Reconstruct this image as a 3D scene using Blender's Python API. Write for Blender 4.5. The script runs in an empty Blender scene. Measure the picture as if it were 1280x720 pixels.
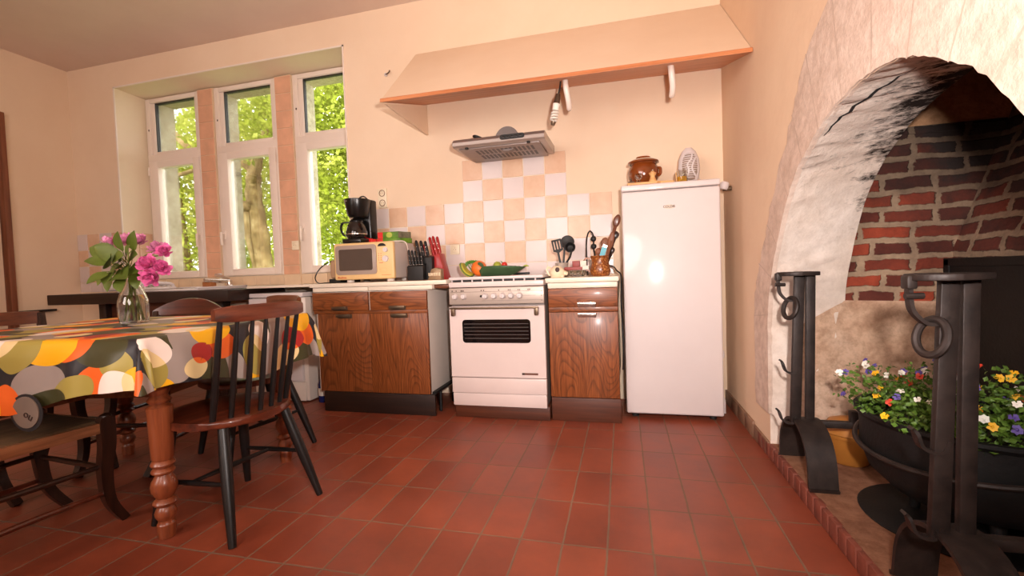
import bpy, bmesh, math, random
from mathutils import Vector, Matrix
random.seed(7)
sc = bpy.context.scene
COL = sc.collection
PI = math.pi
V = Vector

# ------------------------------------------------------------------ materials
MATS = {}
def srgb(c):
    f = lambda v: v/12.92 if v <= .04045 else ((v+.055)/1.055)**2.4
    return tuple(f(v/255.0) for v in c) + (1.0,)

class NT:
    def __init__(s, name):
        s.m = bpy.data.materials.new(name); s.m.use_nodes = True
        s.t = s.m.node_tree; s.n = s.t.nodes; s.l = s.t.links
        s.n.clear()
        s.out = s.n.new('ShaderNodeOutputMaterial')
        s.p = s.n.new('ShaderNodeBsdfPrincipled')
        s.l.new(s.p.outputs[0], s.out.inputs[0])
    def add(s, typ, **kw):
        n = s.n.new(typ)
        for k, v in kw.items():
            setattr(n, k, v)
        return n
    def link(s, a, b): s.l.new(a, b)
    def coord(s, kind='Object', scale=None, rot=None, loc=None):
        c = s.add('ShaderNodeTexCoord')
        o = c.outputs[kind]
        if scale or rot or loc:
            m = s.add('ShaderNodeMapping')
            if scale: m.inputs['Scale'].default_value = scale
            if rot: m.inputs['Rotation'].default_value = rot
            if loc: m.inputs['Location'].default_value = loc
            s.link(o, m.inputs[0]); o = m.outputs[0]
        return o
    def noise(s, vec, scale=5, detail=4, rough=.55, dist=0):
        n = s.add('ShaderNodeTexNoise')
        n.inputs['Scale'].default_value = scale; n.inputs['Detail'].default_value = detail
        n.inputs['Roughness'].default_value = rough; n.inputs['Distortion'].default_value = dist
        s.link(vec, n.inputs['Vector'])
        return n.outputs['Fac']
    def ramp(s, fac, stops, interp='LINEAR'):
        r = s.add('ShaderNodeValToRGB'); e = r.color_ramp
        e.interpolation = interp
        while len(e.elements) < len(stops): e.elements.new(.5)
        for el, (p, c) in zip(e.elements, stops):
            el.position = p; el.color = c if len(c) == 4 else srgb(c)
        s.link(fac, r.inputs[0]); return r.outputs[0]
    def mix(s, fac, a, b, mode='MIX'):
        m = s.add('ShaderNodeMix'); m.data_type = 'RGBA'; m.blend_type = mode
        for sock, v in ((m.inputs[0], fac), (m.inputs[6], a), (m.inputs[7], b)):
            if hasattr(v, 'is_output'): s.link(v, sock)
            elif isinstance(v, (int, float)): sock.default_value = v
            else: sock.default_value = v if len(v) == 4 else srgb(v)
        return m.outputs[2]
    def math(s, op, a, b=None, clamp=False):
        m = s.add('ShaderNodeMath'); m.operation = op; m.use_clamp = clamp
        for i, v in enumerate((a, b)):
            if v is None: continue
            if hasattr(v, 'is_output'): s.link(v, m.inputs[i])
            else: m.inputs[i].default_value = v
        return m.outputs[0]
    def sep(s, vec):
        m = s.add('ShaderNodeSeparateXYZ'); s.link(vec, m.inputs[0]); return m.outputs
    def comb(s, x, y, z=0.0):
        m = s.add('ShaderNodeCombineXYZ')
        for i, v in enumerate((x, y, z)):
            if hasattr(v, 'is_output'): s.link(v, m.inputs[i])
            else: m.inputs[i].default_value = v
        return m.outputs[0]
    def bump(s, h, strength=.3, dist=.01):
        b = s.add('ShaderNodeBump'); b.inputs['Strength'].default_value = strength
        b.inputs['Distance'].default_value = dist
        s.link(h, b.inputs['Height']); s.link(b.outputs[0], s.p.inputs['Normal'])
    def col(s, v):
        if hasattr(v, 'is_output'): s.link(v, s.p.inputs['Base Color'])
        else: s.p.inputs['Base Color'].default_value = v if len(v) == 4 else srgb(v)
    def set(s, **kw):
        for k, v in kw.items():
            s.p.inputs[k.replace('_', ' ')].default_value = v

def pm(name, c, rough=.5, metal=0., var=.12, vs=6., bump=0., bs=60., coat=0., spec=.5):
    """plain painted / metal / plastic surface with faint unevenness"""
    if name in MATS: return MATS[name]
    t = NT(name); v = t.coord()
    n = t.noise(v, vs, 4)
    c0 = srgb(c)
    dark = tuple(x*(1-var) for x in c0[:3])+(1,); light = tuple(min(1, x*(1+var)) for x in c0[:3])+(1,)
    t.col(t.ramp(n, [(.3, dark), (.7, light)]))
    t.set(Roughness=rough, Metallic=metal)
    t.p.inputs['Specular IOR Level'].default_value = spec
    if coat: t.p.inputs['Coat Weight'].default_value = coat; t.p.inputs['Coat Roughness'].default_value = .10
    if bump: t.bump(t.noise(v, bs, 3), bump, .004)
    MATS[name] = t.m
    return t.m

def wood(name, cd, cm, cl, rough=.4, axis='Z', fine=70., rings=0., coat=0.):
    if name in MATS: return MATS[name]
    t = NT(name)
    k = {'X': (.05, 1, 1), 'Y': (1, .05, 1), 'Z': (1, 1, .05)}[axis]
    v = t.coord('Object', scale=k)
    f = t.noise(v, fine, 5, .65)
    base = t.ramp(f, [(.3, cd), (.5, cm), (.72, cl)])
    if rings:
        kk = {'X': (.22, 1, 1), 'Y': (1, .22, 1), 'Z': (1, 1, .22)}[axis]
        v2 = t.coord('Object', scale=kk)
        w = t.noise(v2, rings, 1, .4, .3)
        w = t.math('FRACT', t.math('MULTIPLY', w, 26.0))
        w = t.math('SMOOTH_MIN', w, t.math('MULTIPLY', t.math('SUBTRACT', 1.0, w), 4.0))
        r = t.ramp(w, [(.0, (0.25, .25, .25, 1)), (.35, (.85, .85, .85, 1)), (1, (1, 1, 1, 1))])
        base = t.mix(.6, base, r, 'MULTIPLY')
    t.col(base); t.set(Roughness=rough)
    if coat: t.p.inputs['Coat Weight'].default_value = coat; t.p.inputs['Coat Roughness'].default_value = .15
    t.bump(f, .12, .002)
    MATS[name] = t.m
    return t.m

def glassmat(name, tint=(255, 255, 255), ior=1.45, rough=0.0):
    if name in MATS: return MATS[name]
    t = NT(name); t.col(tint)
    t.set(Roughness=rough, IOR=ior); t.p.inputs['Transmission Weight'].default_value = 1.0
    MATS[name] = t.m
    return t.m

def panemat():
    t = NT('window_glass'); t.n.remove(t.p)
    tr = t.add('ShaderNodeBsdfTransparent'); gl = t.add('ShaderNodeBsdfGlossy')
    gl.inputs['Roughness'].default_value = .02
    fr = t.add('ShaderNodeFresnel'); fr.inputs[0].default_value = 1.45
    mx = t.add('ShaderNodeMixShader')
    t.link(t.math('MULTIPLY', fr.outputs[0], .6), mx.inputs[0]); t.link(tr.outputs[0], mx.inputs[1]); t.link(gl.outputs[0], mx.inputs[2])
    t.link(mx.outputs[0], t.out.inputs[0])
    return t.m

def plaster(name, c, c2, bs=35., strength=.12):
    t = NT(name); v = t.coord()
    n1 = t.noise(v, 1.3, 5, .6); n2 = t.noise(v, bs, 4, .6)
    t.col(t.ramp(n1, [(.3, c2), (.65, c)]))
    t.set(Roughness=.85); t.p.inputs['Specular IOR Level'].default_value = .2
    t.bump(n2, strength, .006)
    return t.m

M = {}
M['wall'] = plaster('cream_plaster', (242, 219, 192), (235, 209, 180))
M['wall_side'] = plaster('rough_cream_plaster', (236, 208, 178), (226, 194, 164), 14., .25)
M['ceiling'] = plaster('ceiling_paint', (226, 205, 190), (218, 195, 180), 60., .05)
M['reveal'] = plaster('window_reveal_paint', (238, 222, 196), (230, 212, 184))

def floor_mat():
    t = NT('terracotta_floor_tiles'); v = t.coord()
    FX, FY, FA, FB = -0.8461, -0.6189, .1405, .2652
    mp = t.add('ShaderNodeMapping'); mp.inputs['Location'].default_value = (-FX+FA*100, -FY+FB*100, 0)
    t.link(v, mp.inputs[0])
    wob = t.noise(v, 9, 2)
    wv = t.add('ShaderNodeVectorMath'); wv.operation = 'ADD'
    t.link(mp.outputs[0], wv.inputs[0])
    t.link(t.comb(t.math('MULTIPLY', t.math('SUBTRACT', wob, .5), .006), t.math('MULTIPLY', t.math('SUBTRACT', t.noise(t.coord(loc=(3, 1, 0)), 7, 2), .5), .010)), wv.inputs[1])
    b = t.add('ShaderNodeTexBrick'); b.offset = 0; b.squash = 1
    b.inputs['Scale'].default_value = 1; b.inputs['Brick Width'].default_value = FA
    b.inputs['Row Height'].default_value = FB; b.inputs['Mortar Size'].default_value = .0036
    b.inputs['Mortar Smooth'].default_value = .25; b.inputs['Bias'].default_value = 0
    b.inputs['Color1'].default_value = srgb((160, 80, 54)); b.inputs['Color2'].default_value = srgb((140, 67, 46))
    b.inputs['Mortar'].default_value = srgb((132, 102, 80))
    t.link(wv.outputs[0], b.inputs['Vector'])
    n = t.noise(v, 4, 6, .65)
    c = t.mix(.55, b.outputs['Color'], t.ramp(n, [(.3, (150, 150, 150)), (.7, (255, 252, 248))]), 'MULTIPLY')
    sp = t.noise(v, 55, 5, .7)
    c = t.mix(t.ramp(sp, [(.62, (0, 0, 0, 1)), (.75, (.35, .35, .35, 1))]), c, (120, 55, 38))
    t.col(c)
    rr = t.math('ADD', .30, t.math('MULTIPLY', n, .22))
    rr = t.math('ADD', rr, t.math('MULTIPLY', b.outputs['Fac'], .4))
    t.link(rr, t.p.inputs['Roughness'])
    h = t.math('SUBTRACT', t.math('MULTIPLY', t.noise(v, 11, 3), .35), b.outputs['Fac'])
    t.bump(h, .35, .004)
    return t.m
M['floor'] = floor_mat()

def brick_mat(name, axis, soot):
    """old sooty bricks; axis picks which horizontal coordinate runs along the courses"""
    t = NT(name); v = t.coord()
    x, y, z = t.sep(v)
    u = x if axis == 'x' else y
    wob = t.math('MULTIPLY', t.math('SUBTRACT', t.noise(v, 6, 5, .7), .5), .045)
    wob2 = t.math('MULTIPLY', t.math('SUBTRACT', t.noise(v, 14, 4, .7), .5), .06)
    vec = t.comb(t.math('ADD', t.math('ADD', u, wob2), 20.05), t.math('ADD', t.math('ADD', z, wob), 9.995))
    b = t.add('ShaderNodeTexBrick'); b.offset = .43; b.squash = .8; b.squash_frequency = 3
    b.inputs['Scale'].default_value = 1; b.inputs['Brick Width'].default_value = .188
    b.inputs['Row Height'].default_value = .0685; b.inputs['Mortar Size'].default_value = .0145
    b.inputs['Mortar Smooth'].default_value = .35
    b.inputs['Color1'].default_value = srgb((178, 76, 48)); b.inputs['Color2'].default_value = srgb((96, 46, 36))
    b.inputs['Mortar'].default_value = srgb((182, 156, 130))
    t.link(vec, b.inputs['Vector'])
    n = t.noise(v, 9, 6, .7)
    c = t.mix(.8, b.outputs['Color'], t.ramp(n, [(.25, (120, 110, 105)), (.65, (255, 250, 245))]), 'MULTIPLY')
    # soot clings to the bricks higher up and further in
    s = t.math('ADD', t.math('MULTIPLY', t.math('SUBTRACT', z, soot[0]), soot[1]), t.math('MULTIPLY', t.math('SUBTRACT', x, soot[2]), soot[3]))
    s = t.math('ADD', s, t.math('MULTIPLY', t.math('SUBTRACT', t.noise(v, 6, 5, .7), .5), 1.6))
    s = t.math('MULTIPLY', s, t.math('SUBTRACT', 1.05, t.math('MULTIPLY', b.outputs['Fac'], .45)), True)
    c = t.mix(s, c, (44, 34, 30))
    t.col(c); t.set(Roughness=.9)
    h = t.math('SUBTRACT', t.math('MULTIPLY', t.noise(v, 40, 4), .5), b.outputs['Fac'])
    t.bump(h, .7, .012)
    return t.m
M['brick_cheek'] = brick_mat('sooty_brick_side', 'x', (.98, 1.7, .46, 1.8))
M['brick_back'] = brick_mat('sooty_brick_back', 'y', (.80, 1.0, .45, 1.0))

def stone_mat(name, c, c2, c3, bs=16., strength=.5, soot=False, mot=.5):
    t = NT(name); v = t.coord(); x, y, z = t.sep(v)
    n = t.noise(v, 3.2, 7, .68); f = t.noise(v, 26, 6, .7)
    base = t.ramp(n, [(.3, c2), (.5, c), (.7, c3)])
    base = t.mix(mot, base, t.ramp(f, [(.35, (165, 140, 120)), (.6, (255, 252, 250))]), 'MULTIPLY')
    if soot:
        # streaky smoke deposit on the underside of the arch, thicker toward the crown and the flue, with rear-edge shadow painted in
        st = t.noise(t.coord(scale=(1.2, 6, 6)), 5, 6, .7)
        fl = t.noise(t.coord(scale=(2.5, 5, 5)), 9, 5, .75)
        a = t.math('MULTIPLY', t.math('SUBTRACT', z, 1.17), 2.6)
        a = t.math('ADD', a, t.math('MULTIPLY', t.math('SUBTRACT', x, .20), 3.6))
        a = t.math('ADD', a, t.math('MULTIPLY', t.math('SUBTRACT', st, .5), 2.6))
        a = t.math('ADD', a, t.math('MULTIPLY', t.math('SUBTRACT', fl, .55), 2.2))
        a = t.math('MULTIPLY', a, t.ramp(z, [(.0, (0, 0, 0, 1)), (.75, (0, 0, 0, 1)), (1.0, (1, 1, 1, 1))]), True)
        a = t.ramp(a, [(.1, (0, 0, 0, 1)), (.75, (1, 1, 1, 1))])
        g = t.math('MULTIPLY', t.noise(v, 4, 5, .7), .4)
        base = t.mix(g, base, (190, 174, 160))
        base = t.mix(a, base, (38, 30, 27))
    t.col(base); t.set(Roughness=.92); t.p.inputs['Specular IOR Level'].default_value = .15
    t.bump(t.math('ADD', f, t.math('MULTIPLY', t.noise(v, bs*5, 3), .5)), strength, .008)
    return t.m
M['stone'] = stone_mat('pale_limestone', (222, 200, 184), (208, 184, 166), (230, 212, 198), 16., .35, mot=.3)
M['stone_in'] = stone_mat('smoked_shaded_limestone_arch', (244, 228, 214), (228, 208, 192), (250, 238, 228), soot=True, mot=.25, strength=.4)
M['stone_low'] = stone_mat('weathered_limestone', (216, 182, 154), (186, 146, 118), (230, 202, 178), 18., .7)
M['stone_out'] = stone_mat('grey_outdoor_stone', (190, 184, 160), (156, 150, 130), (216, 210, 188))
M['flue'] = stone_mat('smoked_plaster', (196, 150, 112), (172, 124, 90), (210, 164, 124))
M['hearth'] = stone_mat('hearth_slab', (150, 108, 84), (126, 88, 68), (168, 124, 98), 30., .3)
M['hearth_brick'] = pm('hearth_edge_brick', (122, 62, 46), .7, var=.25, vs=12, bump=.3)
M['mortar'] = pm('pinkish_mortar', (190, 152, 126), .9)
M['tile_w'] = pm('white_wall_tile', (226, 212, 208), .22, var=.03)
def peach_tile():
    t = NT('peach_wall_tile'); v = t.coord()
    t.col(t.ramp(t.noise(v, 9, 5, .6), [(.3, (232, 198, 168)), (.7, (220, 178, 146))])); t.set(Roughness=.24)
    return t.m
M['tile_p'] = peach_tile()
M['grout'] = pm('tile_grout', (238, 222, 200), .8, var=.04)
M['tile_t'] = pm('salmon_tile', (226, 174, 142), .4, var=.12, vs=7)
M['tile_c'] = pm('cream_tile', (226, 200, 168), .35, var=.08)
M['pvc'] = pm('white_window_plastic', (240, 226, 214), .3, var=.02)
M['pane'] = panemat()
M['gasket'] = pm('dark_window_seal', (40, 34, 30), .6)
M['white'] = pm('white_enamel', (220, 210, 208), .5, var=.02, coat=.6)
M['white2'] = pm('worn_white_enamel', (226, 208, 202), .3, var=.05, vs=3)
M['offwhite'] = pm('off_white_laminate', (226, 212, 200), .4, var=.04)
M['counter'] = pm('white_laminate_counter', (240, 226, 206), .3, var=.03)
M['cab'] = wood('oak_cabinet_veneer', (104, 52, 20), (140, 76, 36), (166, 96, 50), .42, 'Z', 120., 5.0, .08)
M['cab_h'] = wood('oak_drawer_veneer', (104, 52, 20), (140, 76, 36), (166, 96, 50), .42, 'X', 120., 6.0, .08)
M['plinth'] = wood('dark_plinth_board', (26, 14, 9), (38, 22, 15), (52, 30, 20), .5, 'X', 40.)
M['plinth_b'] = wood('brown_plinth_board', (58, 28, 16), (84, 42, 24), (104, 56, 34), .5, 'X', 30.)
M['chrome'] = pm('brushed_chrome', (206, 198, 190), .22, 1., var=.05)
M['bronze'] = pm('dull_bronze_pull', (118, 100, 82), .38, .8, var=.15)
M['steel'] = pm('brushed_steel', (172, 162, 156), .34, .65, var=.05)
M['panel'] = pm('silver_stove_panel', (188, 172, 160), .4, .25, var=.04)
M['black'] = pm('black_plastic', (14, 13, 13), .28, var=.1)
M['black_m'] = pm('matt_black_plastic', (22, 21, 21), .55, var=.15)
M['ovenglass'] = pm('dark_oven_glass', (16, 13, 13), .08, var=.1)
M['rack'] = pm('oven_rack', (74, 66, 62), .5)
M['iron'] = pm('forged_black_iron', (46, 36, 32), .55, .3, var=.4, vs=25, bump=.35, bs=45)
M['castiron'] = pm('cast_iron', (16, 15, 15), .6, .2, var=.3, vs=20, bump=.25, bs=90)
M['cream'] = pm('cream_plastic', (232, 196, 138), .4, var=.03)
M['mwgrey'] = pm('grey_microwave_casing', (198, 184, 176), .4, var=.03)
M['mwdoor'] = pm('taupe_plastic', (164, 146, 134), .35, var=.03)
M['mwglass'] = pm('smoked_glass', (84, 72, 64), .12, var=.06)
M['table_wood'] = wood('reddish_table_wood', (88, 40, 20), (132, 66, 36), (158, 86, 50), .35, 'Z', 40., 0, .3)
M['dark_wood'] = wood('very_dark_wood', (26, 14, 9), (40, 23, 16), (56, 33, 23), .45, 'X', 40.)
M['chair_red'] = wood('varnished_red_brown_wood', (54, 22, 12), (88, 38, 22), (112, 54, 32), .3, 'X', 30., 0, .4)
M['chair_brown'] = wood('brown_chair_wood', (72, 36, 20), (104, 56, 33), (126, 72, 44), .35, 'X', 30., 0, .3)
M['chair_dark'] = wood('dark_walnut_wood', (28, 14, 9), (46, 24, 15), (62, 34, 22), .35, 'Z', 40., 0, .2)
M['chair_black'] = pm('black_painted_wood', (16, 14, 13), .4, var=.3, vs=30)
M['rush'] = wood('woven_rush', (62, 44, 26), (92, 68, 42), (118, 90, 58), .75, 'Y', 90.)
M['rail'] = wood('light_seat_rail_wood', (116, 72, 44), (150, 98, 64), (172, 118, 80), .4, 'Y', 40.)
M['shelf_wood'] = wood('orange_pine_board', (176, 106, 62), (202, 130, 84), (216, 148, 102), .45, 'X', 20.)
M['lightwood'] = wood('light_beech', (198, 142, 86), (220, 168, 108), (230, 184, 126), .5, 'X', 40.)
M['brownwood'] = wood('brown_spoon_wood', (82, 44, 26), (124, 72, 44), (150, 94, 60), .5, 'Z', 40.)
M['frame_brown'] = wood('brown_door_frame', (96, 52, 32), (128, 74, 48), (146, 88, 60), .5, 'Z', 30.)
M['red'] = pm('red_plastic', (164, 24, 24), .3, var=.08)
M['red_box'] = pm('red_card', (214, 40, 34), .5, var=.06)
M['green_box'] = pm('green_card', (96, 140, 30), .5, var=.5, vs=14)
M['grey_box'] = pm('grey_printed_card', (112, 106, 84), .55, var=.35, vs=40)
M['paper'] = pm('white_card', (236, 226, 212), .6)
M['glaze'] = pm('brown_glazed_stoneware', (128, 62, 22), .14, var=.3, vs=5, coat=.6)
def speckle():
    t = NT('speckled_brown_glaze'); v = t.coord()
    n = t.noise(v, 95, 3, .6)
    t.col(t.ramp(n, [(.35, (96, 48, 20)), (.55, (150, 84, 36)), (.72, (206, 150, 84))])); t.set(Roughness=.25)
    t.bump(n, .5, .003); return t.m
M['speckle'] = speckle()
M['terracotta'] = pm('ochre_glazed_clay', (186, 122, 52), .4, var=.15)
M['honey'] = pm('honey', (226, 164, 24), .2, var=.1)
M['orange_f'] = pm('orange_fruit_skin', (236, 118, 40), .45, var=.1, bump=.2, bs=150)
M['leafgreen'] = pm('dark_green_glaze', (62, 92, 58), .35, var=.2, vs=10)
M['melon'] = pm('yellow_green_rind', (168, 160, 44), .4, var=.3, vs=9)
M['lime'] = pm('lime_skin', (176, 186, 72), .4, var=.3, vs=14)
M['tomato'] = pm('tomato_skin', (206, 48, 34), .3, var=.1)
M['parsley'] = pm('bright_leaf', (76, 132, 36), .5, var=.3, vs=20)
M['teal'] = pm('turquoise_plastic', (52, 160, 178), .4)
M['ceramic'] = pm('cream_ceramic', (236, 216, 184), .3, var=.08)
M['tin'] = pm('mottled_tin', (196, 182, 168), .35, .3, var=.35, vs=40)
M['ribbed'] = pm('ribbed_tan_metal', (150, 124, 94), .35, .4, var=.2, vs=30)
M['glass'] = glassmat('clear_glass', (250, 252, 248))
M['water'] = glassmat('vase_water', (246, 250, 246), 1.33)
M['toaster'] = pm('beige_toaster', (176, 142, 112), .4, var=.05)
M['blue'] = pm('blue_bottle_plastic', (22, 34, 96), .25, var=.15)
M['soap'] = pm('milky_plastic', (226, 212, 196), .3)
M['sponge'] = pm('brown_sponge', (158, 98, 52), .8, var=.2, bump=.5)
M['petal'] = pm('pink_petal', (250, 146, 186), .6, var=.45, vs=55)
M['petal2'] = pm('deep_pink_petal', (246, 104, 166), .6, var=.45, vs=55)
M['roseleaf'] = pm('rose_leaf', (92, 108, 36), .5, var=.3, vs=14)
M['stem'] = pm('green_stem', (110, 124, 50), .5)
M['gold'] = pm('amber_stem', (204, 150, 20), .4)
M['plant'] = pm('small_plant_leaf', (84, 116, 36), .55, var=.45, vs=25)
M['fl_w'] = pm('white_blossom', (240, 236, 224), .6, var=.05)
M['fl_y'] = pm('yellow_blossom', (240, 184, 24), .6, var=.12)
M['fl_p'] = pm('purple_blossom', (92, 72, 150), .6, var=.2)
M['fl_r'] = pm('red_blossom', (208, 62, 36), .6, var=.15)
M['soil'] = pm('dark_soil', (30, 22, 16), .95, var=.4, vs=40)
M['bark'] = stone_mat('tree_bark', (134, 116, 76), (88, 74, 44), (170, 154, 112), 20., .8)
M['grass'] = pm('garden_grass', (120, 140, 60), .9, var=.3, vs=3)
M['ink'] = pm('dark_print', (60, 40, 34), .6)
M['ink_o'] = pm('orange_red_print', (206, 92, 40), .6)
M['badge'] = pm('gilt_badge', (224, 204, 186), .5)
M['logoplate'] = pm('brown_maker_plate', (112, 74, 60), .4, .2)
M['bulb'] = pm('frosted_white_bulb', (240, 232, 220), .3)
M['socketp'] = pm('cream_socket_plastic', (240, 226, 198), .35, var=.02)
M['hole'] = pm('socket_hole', (150, 122, 96), .6)

def leaf_mat(name, a, b, c):
    t = NT(name); v = t.coord(); n = t.noise(v, 1.6, 5, .8)
    col = t.ramp(n, [(.32, a), (.5, b), (.68, c)])
    t.n.remove(t.p)
    d = t.add('ShaderNodeBsdfDiffuse'); tr = t.add('ShaderNodeBsdfTranslucent'); mx = t.add('ShaderNodeMixShader')
    mx.inputs[0].default_value = .5
    t.link(col, d.inputs[0]); t.link(col, tr.inputs[0]); t.link(d.outputs[0], mx.inputs[1]); t.link(tr.outputs[0], mx.inputs[2])
    t.link(mx.outputs[0], t.out.inputs[0]); return t.m
M['leaf'] = leaf_mat('tree_leaf', (96, 114, 30), (148, 162, 54), (206, 208, 112))
M['leaf2'] = leaf_mat('tree_leaf_fresh', (104, 122, 30), (164, 176, 60), (216, 214, 118))

def cloth_mat():
    t = NT('retro_pebble_print_cloth'); v = t.coord('UV', scale=(.82, .82, 1))
    nz = t.add('ShaderNodeTexNoise'); nz.inputs['Scale'].default_value = 4.5; nz.inputs['Detail'].default_value = 0
    t.link(v, nz.inputs['Vector'])
    off = t.add('ShaderNodeVectorMath'); off.operation = 'MULTIPLY_ADD'
    t.link(nz.outputs['Color'], off.inputs[0]); off.inputs[1].default_value = (.09, .09, 0); off.inputs[2].default_value = (-.045, -.045, 0)
    ad = t.add('ShaderNodeVectorMath'); ad.operation = 'ADD'; t.link(v, ad.inputs[0]); t.link(off.outputs[0], ad.inputs[1])
    PX, PY = .46, .40
    def blob(cx, cy, rx, ry):
        s = t.add('ShaderNodeVectorMath'); s.operation = 'SUBTRACT'; t.link(ad.outputs[0], s.inputs[0]); s.inputs[1].default_value = (cx, cy, 0)
        w = t.add('ShaderNodeVectorMath'); w.operation = 'WRAP'; t.link(s.outputs[0], w.inputs[0])
        w.inputs[1].default_value = (PX/2, PY/2, 1); w.inputs[2].default_value = (-PX/2, -PY/2, -1)
        m = t.add('ShaderNodeVectorMath'); m.operation = 'MULTIPLY'; t.link(w.outputs[0], m.inputs[0]); m.inputs[1].default_value = (1/rx, 1/ry, 0)
        l = t.add('ShaderNodeVectorMath'); l.operation = 'LENGTH'; t.link(m.outputs[0], l.inputs[0])
        return t.math('LESS_THAN', l.outputs['Value'], 1.0)
    dark, ol, kh, gy = (42, 40, 44), (66, 64, 36), (168, 152, 74), (160, 146, 138)
    cr, wh, ye, orr, rd = (240, 214, 156), (244, 228, 216), (246, 182, 22), (240, 106, 36), (172, 42, 38)
    c = t.mix(0.0, dark, dark)
    B = {}
    for k, (cx, cy, rx, ry, colr) in {
        'q': (.33, .39, .075, .055, gy), 'r': (.13, .17, .075, .06, ol), 's': (.02, .36, .055, .06, orr), 't': (.42, .34, .062, .055, kh), 'u': (.26, .15, .06, .05, gy), 'v': (.10, .02, .05, .05, kh),
        'a': (.05, .07, .085, .062, ol), 'b': (.33, .30, .088, .070, ol), 'c': (.20, .22, .080, .060, gy),
        'd': (.10, .31, .060, .085, wh), 'e': (.165, .33, .055, .078, ye), 'f': (.235, .345, .055, .065, orr),
        'g': (.40, .12, .066, .072, orr), 'h': (.44, .20, .052, .055, gy), 'i': (.345, .09, .070, .050, ye),
        'j': (.40, .185, .046, .046, rd), 'k': (.455, .175, .042, .060, cr), 'l': (.26, .08, .062, .050, kh),
        'm': (.20, .11, .050, .045, wh), 'n': (.04, .22, .050, .048, kh), 'o': (.24, .26, .045, .045, rd),
        'p': (.29, .22, .040, .052, cr)}.items():
        B[k] = blob(cx, cy, rx, ry); c = t.mix(B[k], c, colr)
    for p, q, colr in (('d', 'e', cr), ('e', 'f', ye), ('k', 'g', ye), ('p', 'o', orr), ('l', 'm', cr), ('i', 'g', ye), ('n', 'd', cr), ('c', 'm', (200, 186, 130)), ('h', 'k', orr), ('c', 'b', (52, 50, 34))):
        c = t.mix(t.math('MULTIPLY', B[p], B[q]), c, colr)
    t.col(c); t.set(Roughness=.42); t.p.inputs['Specular IOR Level'].default_value = .4
    t.bump(t.noise(v, 14, 2), .12, .01)
    return t.m
M['cloth'] = cloth_mat()

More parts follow.
